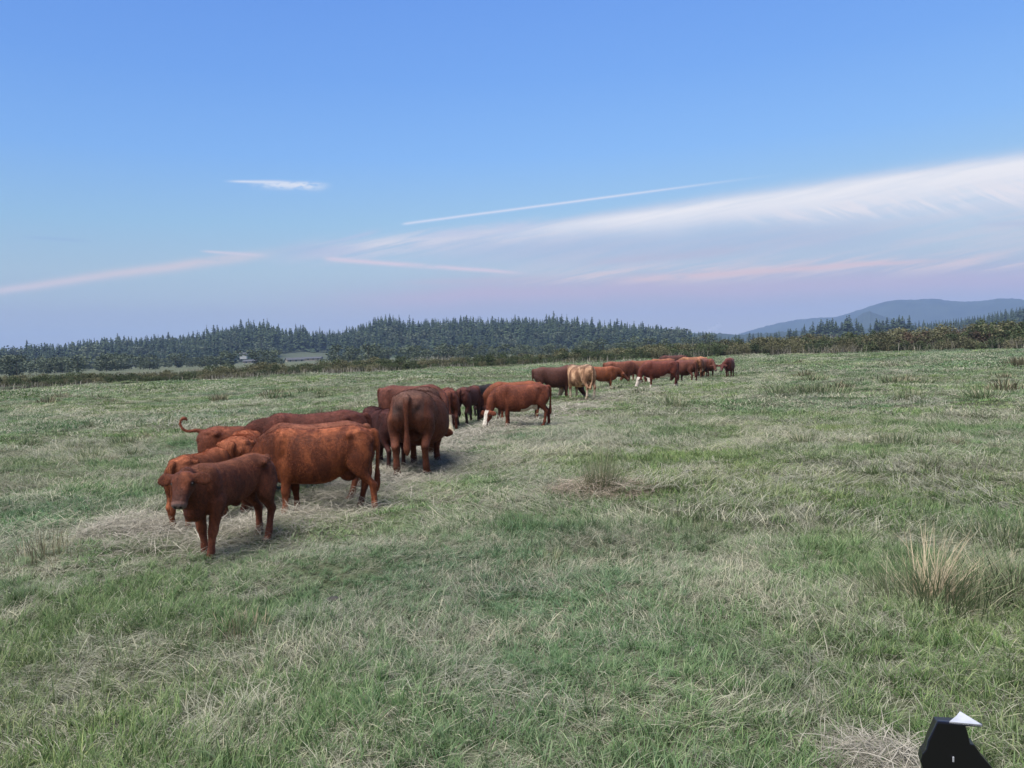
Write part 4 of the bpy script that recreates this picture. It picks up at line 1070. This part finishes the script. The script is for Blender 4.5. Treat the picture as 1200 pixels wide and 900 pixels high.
def conifer(nlev=15, spread=0.19, detail=8, lean=0.0, open_=0.0):
    """unit-height conifer: tapered trunk and whorls of drooping, ragged boughs; returns parts (trunk, crown)"""
    P, A = [], []
    for i in range(nlev):
        z = 0.14 + 0.84 * (i / (nlev - 1)) ** 0.92
        rad = spread * (1 - (z - 0.10) / 0.92) ** 0.85 * rng.uniform(0.75, 1.15) + 0.012
        for j in range(detail):
            if rng.random() < open_: continue
            a = rng.random() * 6.283; r = rad * rng.uniform(0.6, 1.2); dz = -r * rng.uniform(0.15, 0.75)
            w = r * rng.uniform(0.28, 0.5); zz = z + rng.uniform(-0.02, 0.02)
            c, s = math.cos(a), math.sin(a)
            tip = (c * r, s * r, zz + dz); m = (c * r * 0.55, s * r * 0.55, zz + dz * 0.35)
            P.append([(0, 0, zz + 0.03), (m[0] - s * w, m[1] + c * w, m[2] - w * 0.5), tip, (m[0] + s * w, m[1] - c * w, m[2] - w * 0.5)]); A.append(rng.random())
    P = np.array(P).reshape(-1, 3); n = len(A)
    at = np.zeros((n * 4, 4)); at[:, 0] = np.repeat(A, 4); at[:, 3] = 1
    crown = (P, np.arange(n * 4), np.full(n, 4), at)
    tv, tf = [], []
    for k, (z, r) in enumerate(((-0.05, 0.016), (0.4, 0.011), (0.98, 0.002))):
        for j in range(5): tv.append((r * math.cos(j * 1.2566), r * math.sin(j * 1.2566), z))
    for k in range(2):
        for j in range(5): tf += [k * 5 + j, k * 5 + (j + 1) % 5, k * 5 + 5 + (j + 1) % 5, k * 5 + 5 + j]
    ta = np.zeros((15, 4)); ta[:, 3] = 1
    trunk = (np.array(tv), np.array(tf), np.full(10, 4), ta)
    return crown, trunk
def broad(n=420):
    lobes = 12
    lc = np.stack([rng.uniform(-0.28, 0.28, lobes), rng.uniform(-0.28, 0.28, lobes), rng.uniform(0.10, 0.84, lobes)], 1); lr = rng.uniform(0.12, 0.2, lobes)
    w = rng.integers(0, lobes, n); d = rng.normal(0, 1, (n, 3)); d /= np.linalg.norm(d, axis=1)[:, None]
    P = lc[w] + d * (lr[w] * (0.6 + 0.5 * rng.random(n)))[:, None]
    return quads(P, 0.045, np.clip(rng.random(lobes)[w] * 0.5 + rng.random(n) * 0.5, 0, 1))
def forest():
    # ground that rises under the trees
    az = np.linspace(R(-46), R(46), 150); rr = np.linspace(600, 1050, 24)
    RR, AA = np.meshgrid(rr, az, indexing='ij'); x = (RR * np.sin(AA)).ravel(); y = (RR * np.cos(AA)).ravel()
    z = hill_z(x, y) - 0.3
    i = np.arange(23)[:, None]; j = np.arange(149)[None, :]; a = i * 150 + j
    q = np.stack([a, a + 1, a + 151, a + 150], -1).reshape(-1, 4)
    me = mesh_np('hills', np.stack([x, y, z], 1), q.ravel(), [4] * len(q), M_hill, smooth=True)
    tag(link(bpy.data.objects.new('hills', me)), 'low wooded hill behind the far fields', 'hill', kind='structure')
    protos = [conifer(rng.integers(13, 18), rng.uniform(0.17, 0.27), rng.integers(8, 11), open_=rng.uniform(0, 0.25)) for _ in range(9)]
    pm = [(cluster_mesh('crown', M_conifer, c), cluster_mesh('trunk', M_bark, t)) for c, t in protos]
    def hz(x, y): return float(hill_z(np.array([x]), np.array([y]))[0])
    # 290 trees that stand out (skyline and front row), each its own thing
    k = 0
    def tree(px, d, h, lab, grp, lo=0):
        nonlocal k
        x, y, _ = at_dist(px, 400, d)
        o = link(bpy.data.objects.new('conifer', None)); o.location = (x, y, hz(x, y)); w = h * rng.uniform(0.75, 1.7) * (1.35 if 'hazy' in lab else 1)
        o.scale = (w, w, h); o.rotation_euler = (0, 0, rng.random() * 6.28)
        tag(o, lab, 'tree', grp)
        c, t = pm[rng.integers(0, len(pm))]; child('crown', c, o); child('trunk', t, o); k += 1
    n_sky = 130
    for i in range(n_sky):
        px = -20 + 905 * (i + rng.random()) / n_sky; d = rng.uniform(790, 850)
        x, y, _ = at_dist(px, 400, d)
        h = forest_target(px, d) - hz(x, y) + 7 * (float(vnoise(px, 0.0, 16.0, 5)) - 0.5) + rng.choice([0, rng.uniform(-3, 1.5), rng.uniform(1, 4)], p=[0.3, 0.58, 0.12]) - 0.5
        tree(px, d, max(9, h), 'dark conifer pricking the skyline of the wooded hill', 'skyline conifers of the wooded hill')
    # hazy clumps at the right
    clump = [(925, 384, 700), (936, 382, 700), (948, 380, 690), (958, 378, 690), (964, 374, 680), (970, 371, 680), (978, 370, 680), (986, 372, 690), (994, 369, 690), (1002, 371, 690), (1009, 378, 700),
             (1026, 376, 720), (1032, 371, 720), (1039, 370, 720), (1046, 373, 720), (1053, 370, 720), (1060, 369, 720), (1067, 376, 730), (905, 387, 900), (892, 389, 920), (880, 388, 920), (868, 391, 920), (915, 386, 900)]
    for (px, py, d) in clump:
        h = (horizon_y(px) - py) / FPX * d * cz(px) + CAM_H
        for q in range(4):
            tree(px + rng.uniform(-6, 6), d + rng.uniform(-15, 25), h * rng.uniform(0.66, 1.03) * (1 if q else 1.0), 'bluish hazy conifer in the clumps below the mountains', 'hazy conifer clumps')
    # right-hand wooded rise
    RS = [(1060, 382), (1090, 377), (1120, 373), (1150, 369), (1175, 363), (1200, 359), (1260, 354)]
    for i in range(60):
        px = 1062 + 200 * (i + rng.random()) / 60; d = rng.uniform(980, 1040)
        top = (horizon_y(px) - float(interp(RS, px))) / FPX * d * cz(px) + CAM_H
        h = rng.uniform(17, 24)
        x, y, _ = at_dist(px, 400, d)
        o = link(bpy.data.objects.new('conifer', None)); o.location = (x, y, max(0, top - h)); o.scale = (h, h, h); o.rotation_euler = (0, 0, rng.random() * 6)
        tag(o, 'conifer along the top of the wooded rise at the right edge', 'tree', 'conifers of the right-hand rise')
        c, t = pm[rng.integers(0, len(pm))]; child('crown', c, o); child('trunk', t, o)
    # the rest of the wood reads as one mass
    big = []
    def add_mass(px, d, base, h, w, pr):
        x, y, _ = at_dist(px, 400, d)
        V_, F_, T_, A_ = pr
        a = rng.random() * 6.28; ca, sa = math.cos(a), math.sin(a)
        Q = np.stack([(V_[:, 0] * ca - V_[:, 1] * sa) * w + x, (V_[:, 0] * sa + V_[:, 1] * ca) * w + y, V_[:, 2] * h + base], 1)
        A_ = A_.copy(); A_[:, 0] = A_[:, 0] * 0.45 + rng.random() * 0.55
        big.append((Q, F_, T_, A_))
    for row, d0 in enumerate(np.linspace(625, 860, 11)):
        px = -60.0
        while px < (860 if d0 > 700 else 800):
            px += rng.uniform(2.8, 6.5)
            d = d0 + rng.uniform(-10, 10); x, y, _ = at_dist(px, 400, d); b = hz(x, y)
            h = min(rng.uniform(14, 23), max(6, forest_target(px, d) - b + 7 * (float(vnoise(px, 0.0, 16.0, 5)) - 0.5) + rng.uniform(-5.0, 0.8)))
            if d0 < 690 and px < 1000: h *= rng.uniform(0.4, 0.85)
            if 325 < px < 385 and d0 < 720: continue
            add_mass(px, d, b, h, h * rng.uniform(0.8, 1.9), protos[rng.integers(0, len(protos))][0])
    for row, d0 in enumerate(np.linspace(960, 1120, 8)):
        px = 1050.0
        while px < 1290:
            px += rng.uniform(4, 7); d = d0 + rng.uniform(-8, 8)
            f = max(0.0, (px - 1050) / 150)
            top = ((horizon_y(px) - float(interp(RS, px))) / FPX * 1010 * cz(px)) * (0.45 + 0.55 * min(1, (d0 - 950) / 60))
            h = rng.uniform(15, 21)
            add_mass(px, d, max(0, top - h), h, h * 1.1, protos[rng.integers(0, len(protos))][0])
    me = cluster_mesh('forest', M_conifer, *big)
    tag(link(bpy.data.objects.new('forest', me)), 'dense dark conifer wood covering the low hill', 'forest', kind='stuff')
    # hill under the right-hand rise
    azs = np.linspace(R(26), R(46), 40); rr = np.linspace(900, 1500, 16)
    RR, AA = np.meshgrid(rr, azs, indexing='ij'); x = (RR * np.sin(AA)).ravel(); y = (RR * np.cos(AA)).ravel(); px = 600 + FPX * np.tan(AA.ravel())
    top = (412 - (px - 600) * math.tan(roll) - np.interp(px, [t[0] for t in RS], [t[1] for t in RS])) / FPX * 1010 * np.cos(AA.ravel())
    z = np.clip(top - 18, 0, 60) * np.clip((RR.ravel() - 930) / 70, 0, 1) - 0.3
    i = np.arange(15)[:, None]; j = np.arange(39)[None, :]; a = i * 40 + j
    q = np.stack([a, a + 1, a + 41, a + 40], -1).reshape(-1, 4)
    me = mesh_np('hills', np.stack([x, y, z], 1), q.ravel(), [4] * len(q), M_hill, smooth=True)
    tag(link(bpy.data.objects.new('hills', me)), 'wooded rise at the right edge of the view', 'hill', kind='structure')
    # paler leafy trees along the foot of the wood
    bm_ = [cluster_mesh('crown', M_conifer_b, broad()) for _ in range(5)]
    tm_ = pm[0][1]
    px = -20.0
    while px < 830:
        px += rng.uniform(2.0, 5)
        if 278 < px < 296 or 325 < px < 385: continue
        d = rng.uniform(240, 420); x, y, _ = at_dist(px, 400, d); h = rng.uniform(3.5, 7)
        if rng.random() < 0.35: d = rng.uniform(625, 770); h *= 3.0; x, y, _ = at_dist(px, 400, d)
        o = link(bpy.data.objects.new('leafy_tree', None)); o.location = (x, y, hz(x, y)); o.scale = (h * 1.6, h * 1.6, h); o.rotation_euler = (0, 0, rng.random() * 6)
        tag(o, 'paler rounded leafy tree along the foot of the conifer wood', 'tree', 'leafy trees at the foot of the wood')
        child('crown', bm_[rng.integers(0, 5)], o); child('trunk', tm_, o)

def mountains():
    def ridge(prof, d0, depth, name, lab, rough):
        xs = np.linspace(prof[0][0], prof[-1][0], 260); nr = 20
        V_ = []
        for k in range(nr):
            f = k / (nr - 1); d = d0 + depth * f
            for px in xs:
                hh = (horizon_y(px) - float(interp(prof, px))) / FPX * (d0 + depth * 0.6) * cz(px) + CAM_H
                s = math.sin(math.pi * min(f / 0.6, 1) / 2) if f < 0.6 else math.cos((f - 0.6) / 0.4 * math.pi / 2)
                az = math.atan((px - 600) / FPX)
                x, y = d * math.sin(az), d * math.cos(az)
                nz = float(fbm(np.array([x]), np.array([y]), 300, 8, 4)[0]) - 0.5
                z = max(hh, 0.1) * s * (1 + rough * nz * (1 - s * 0.7)) + float(vnoise(np.array([px]), np.array([0.0]), 3.2, 8)[0]) * 4 * s
                V_.append((x, y, z - 1))
        i = np.arange(nr - 1)[:, None]; n = len(xs); j = np.arange(n - 1)[None, :]; a = i * n + j
        q = np.stack([a, a + 1, a + n + 1, a + n], -1).reshape(-1, 4)
        me = mesh_np(name, V_, q.ravel(), [4] * len(q), M_mount, smooth=True)
        tag(link(bpy.data.objects.new(name, me)), lab, 'mountain', kind='structure')
    ridge([(840, 404), (870, 391), (900, 383), (930, 377), (960, 372), (985, 368), (1005, 363), (1030, 356), (1050, 352.5), (1100, 352), (1130, 354), (1150, 353), (1172, 350), (1190, 351), (1210, 353), (1280, 350), (1400, 360)], 3700, 900, 'mountains', 'long blue mountain ridge above the hedge at the right', 1.2)
    ridge([(985, 402), (1000, 376), (1012, 367), (1020, 365), (1034, 370), (1050, 376), (1080, 384), (1120, 396)], 2600, 500, 'mountains', 'nearer rounded blue hill below the long ridge', 0.8)
    ridge([(780, 402), (800, 392), (830, 390), (870, 392), (900, 390), (930, 388), (960, 387), (1000, 386), (1040, 386), (1080, 388), (1110, 396)], 1700, 300, 'mountains', 'low misty woodland rise far behind the hedge', 0.5)

# ------------------------------------------------------------------ farm buildings at the foot of the wood
M_wall_w = mat_flat('white_boards', (0.50, 0.50, 0.48), 0.7, 0.3)
M_wall_t = mat_flat('tan_boards', (0.30, 0.26, 0.20), 0.8, 0.3)
M_roof_g = mat_flat('grey_roofing', (0.06, 0.06, 0.06), 0.7, 0.3)
M_glass_d = mat_flat('dark_glass', (0.03, 0.035, 0.04), 0.15)
def house(px, dist, zb, L, W, H, rise, wall, roof, lab, rz=0.0, name='farmhouse'):
    x, y, _ = at_dist(px, 410, dist)
    o = link(bpy.data.objects.new(name, None)); o.location = (x, y, zb); o.rotation_euler = (0, 0, rz); tag(o, lab, 'house')
    def poly(nm, v, f, m, par=o):
        me = bpy.data.meshes.new(nm); me.from_pydata(v, [], f); me.materials.append(m); return link(bpy.data.objects.new(nm, me), par)
    a, b = L / 2, W / 2
    v = [(-a, -b, -2), (a, -b, -2), (a, b, -2), (-a, b, -2), (-a, -b, H), (a, -b, H), (a, b, H), (-a, b, H), (-a, 0, H + rise), (a, 0, H + rise)]
    poly('wall', v, [(0, 1, 5, 4), (1, 2, 6, 9, 5), (2, 3, 7, 6), (3, 0, 4, 8, 7), (3, 2, 1, 0)], wall)
    e = 0.5; t = 0.25
    rv = []
    for s in (-1, 1):
        for xx in (-a - e, a + e):
            rv += [(xx, s * (b + e), H - rise * e / b + 0.02), (xx, 0, H + rise + 0.02), (xx, 0, H + rise + t), (xx, s * (b + e), H - rise * e / b + t)]
    rf = []
    for s in (0, 8):
        rf += [(s, s + 1, s + 5, s + 4), (s + 3, s + 7, s + 6, s + 2), (s, s + 4, s + 7, s + 3), (s, s + 3, s + 2, s + 1), (s + 4, s + 5, s + 6, s + 7)]
    poly('roof', rv, rf, roof)
    nwin = max(2, int(L / 4))
    for i in range(nwin):
        cx = -a + L * (i + 0.5) / nwin
        w = poly('window', [(cx - .6, -b - .05, 1.0), (cx + .6, -b - .05, 1.0), (cx + .6, -b - .05, 2.2), (cx - .6, -b - .05, 2.2), (cx - .6, -b + .05, 1.0), (cx + .6, -b + .05, 1.0), (cx + .6, -b + .05, 2.2), (cx - .6, -b + .05, 2.2)],
                 [(0, 1, 2, 3), (0, 4, 5, 1), (1, 5, 6, 2), (2, 6, 7, 3), (3, 7, 4, 0)], M_glass_d)
def buildings():
    hh = lambda px, py, d: (horizon_y(px) - py) / FPX * d + CAM_H
    house(285, 610, hh(285, 418, 610), 5.0, 5, 1.8, 0.9, M_wall_w, M_roof_g, 'small white house with a grey roof among the trees of the wooded hill', 0.2)
    house(294, 590, hh(294, 426.5, 590), 10, 7, 2.2, 1.0, M_wall_t, M_roof_g, 'low tan shed just below the small white house', -0.1, 'shed')
    house(345, 600, hh(345, 425, 600), 13, 8, 2.4, 1.4, M_wall_t, M_roof_g, 'tan farmhouse with a pale gable, right of the white house', 0.5)
    house(362, 630, hh(362, 423, 630), 20, 9, 2.0, 1.1, M_wall_t, M_roof_g, 'long low grey-roofed barn behind the tan farmhouse', 0.05, 'barn')

# ------------------------------------------------------------------ black vehicle part at lower right
def vehicle_part():
    m, q = new_mat('black_plastic')
    n = q.noise(q.n('ShaderNodeTexCoord').outputs['Object'], 60.0, 3)
    black = finish(m, q, (0.004, 0.004, 0.006), 0.35, 0.35, n, 0.05, 0.002)
    pale = mat_flat('pale_grey_plate', (0.36, 0.37, 0.40), 0.5, 0.4)
    blue = mat_flat('blue_black_edge', (0.005, 0.007, 0.02), 0.3)
    D = 1.55
    def w(px, py, dd=0.0):
        d = pix_dir(px, py); t = (D + dd) / d.y
        return Vector((0, 0, CAM_H)) + d * t
    base = Vector((w(1120, 900).x, D, 0))
    root = link(bpy.data.objects.new('vehicle_mudguard', None)); root.location = base
    tag(root, 'glossy black vehicle part with a pale pointed plate on top at the lower right corner', 'vehicle part')
    def prism(name, pts, thick, mat, back=None):
        f = [w(*p) - base for p in pts]; bk = [p + Vector((thick * 0.4, thick, -thick * 0.2)) for p in f]
        n = len(f); me = bpy.data.meshes.new(name)
        me.from_pydata([tuple(v) for v in f + bk], [], [tuple(range(n)), tuple(range(2 * n - 1, n - 1, -1))] + [(i, i + n, (i + 1) % n + n, (i + 1) % n) for i in range(n)])
        me.materials.append(mat); o = link(bpy.data.objects.new(name, me), root)
        bv = o.modifiers.new('b', 'BEVEL'); bv.width = 0.0006 if name == 'bolt' else 0.002; bv.segments = 2
        return o
    lowL = (1062, 1700); lowR = (1260, 1700)
    prism('housing', [(1098, 847), (1089, 868), (1086, 878), (1081, 884), (1079, 892), (1083, 905), (1070, 1060), lowL, lowR, (1240, 1100), (1163, 900), (1150, 885), (1142, 873), (1137, 872), (1135, 862), (1131, 849)], 0.045, black)
    prism('rim', [(1099, 845), (1152, 849), (1151.5, 852), (1131, 851.5), (1100, 848.5), (1090, 870), (1087, 880), (1085, 880), (1087.5, 868)], 0.012, blue)
    # pale top plate: a tilted triangular sheet
    A = w(1112.5, 845.5) - base; B = w(1151, 849.2) - base; Cc = w(1125, 833.5, 0.05) - base; E = w(1121, 838.5, 0.03) - base
    up = Vector((0, 0, 0.004))
    vs = [A, B, Cc, E]; me = bpy.data.meshes.new('top_plate')
    me.from_pydata([tuple(v) for v in vs] + [tuple(v - up) for v in vs], [], [(0, 1, 2, 3), (7, 6, 5, 4), (0, 4, 5, 1), (1, 5, 6, 2), (2, 6, 7, 3), (3, 7, 4, 0)])
    me.materials.append(pale); link(bpy.data.objects.new('top_plate', me), root)
    prism('bolt', [(1115, 886), (1117, 886), (1117, 892), (1115, 892)], 0.003, pale).location = (0, -0.004, 0)

# ------------------------------------------------------------------ smoke and haze
def volume_box(name, lo, hi, density, col, lab, cat, aniso=0.0):
    v = [(x, y, z) for x in (lo[0], hi[0]) for y in (lo[1], hi[1]) for z in (lo[2], hi[2])]
    f = [(0, 1, 3, 2), (4, 6, 7, 5), (0, 4, 5, 1), (2, 3, 7, 6), (0, 2, 6, 4), (1, 5, 7, 3)]
    me = bpy.data.meshes.new(name); me.from_pydata(v, [], f)
    m = bpy.data.materials.new(name); m.use_nodes = True; n = m.node_tree; n.nodes.clear()
    p = n.nodes.new('ShaderNodeVolumePrincipled'); p.inputs['Density'].default_value = density; p.inputs['Color'].default_value = (*col, 1); p.inputs['Anisotropy'].default_value = aniso
    o_ = n.nodes.new('ShaderNodeOutputMaterial'); n.links.new(p.outputs[0], o_.inputs['Volume'])
    me.materials.append(m); o = link(bpy.data.objects.new(name, me)); tag(o, lab, cat, kind='stuff'); return o
def smoke():
    x, y, z = at_dist(808, 392, 560)
    V_, F_ = [], []; n = 14; m = 12
    for i in range(n):
        t = i / (n - 1); r = 1.2 + 5.0 * t * (1 - 0.3 * t); cx = x + t ** 1.3 * 22; cz = 0.5 + t * 17; r *= math.sqrt(max(0.0, math.sin(math.pi * min(0.98, t * 0.93 + 0.04))))
        for j in range(m):
            a = j * 2 * math.pi / m; V_.append((cx + r * 1.6 * math.cos(a), y + r * math.sin(a), cz + r * 0.5 * math.sin(a * 2 + t * 5) + r * 0.3 * math.cos(a)))
    for i in range(n - 1):
        for j in range(m): F_.append((i * m + j, i * m + (j + 1) % m, (i + 1) * m + (j + 1) % m, (i + 1) * m + j))
    F_.append(tuple(range(m - 1, -1, -1))); F_.append(tuple((n - 1) * m + j for j in range(m)))
    me = bpy.data.meshes.new('smoke'); me.from_pydata(V_, [], F_)
    mt = bpy.data.materials.new('smoke'); mt.use_nodes = True; q = mt.node_tree; q.nodes.clear()
    p = q.nodes.new('ShaderNodeVolumePrincipled'); p.inputs['Density'].default_value = 0.012; p.inputs['Color'].default_value = (0.75, 0.82, 0.95, 1)
    o_ = q.nodes.new('ShaderNodeOutputMaterial'); q.links.new(p.outputs[0], o_.inputs['Volume'])
    me.materials.append(mt); tag(link(bpy.data.objects.new('smoke', me)), 'thin bluish smoke drifting up beyond the hedge above the far herd', 'smoke', kind='stuff')

ONLY = os.environ.get('SCENE_ONLY', '')
herd()
if ONLY != 'cows':
    mountains(); forest(); buildings(); hedge(); tussocks(); hay(); dung(); vehicle_part(); smoke()
    grass_all()
    volume_box('haze', (-5200, -400, -1.5), (5200, 5200, 240), 0.00019, (0.32, 0.45, 0.72), 'thin blue evening haze over the whole valley', 'haze')
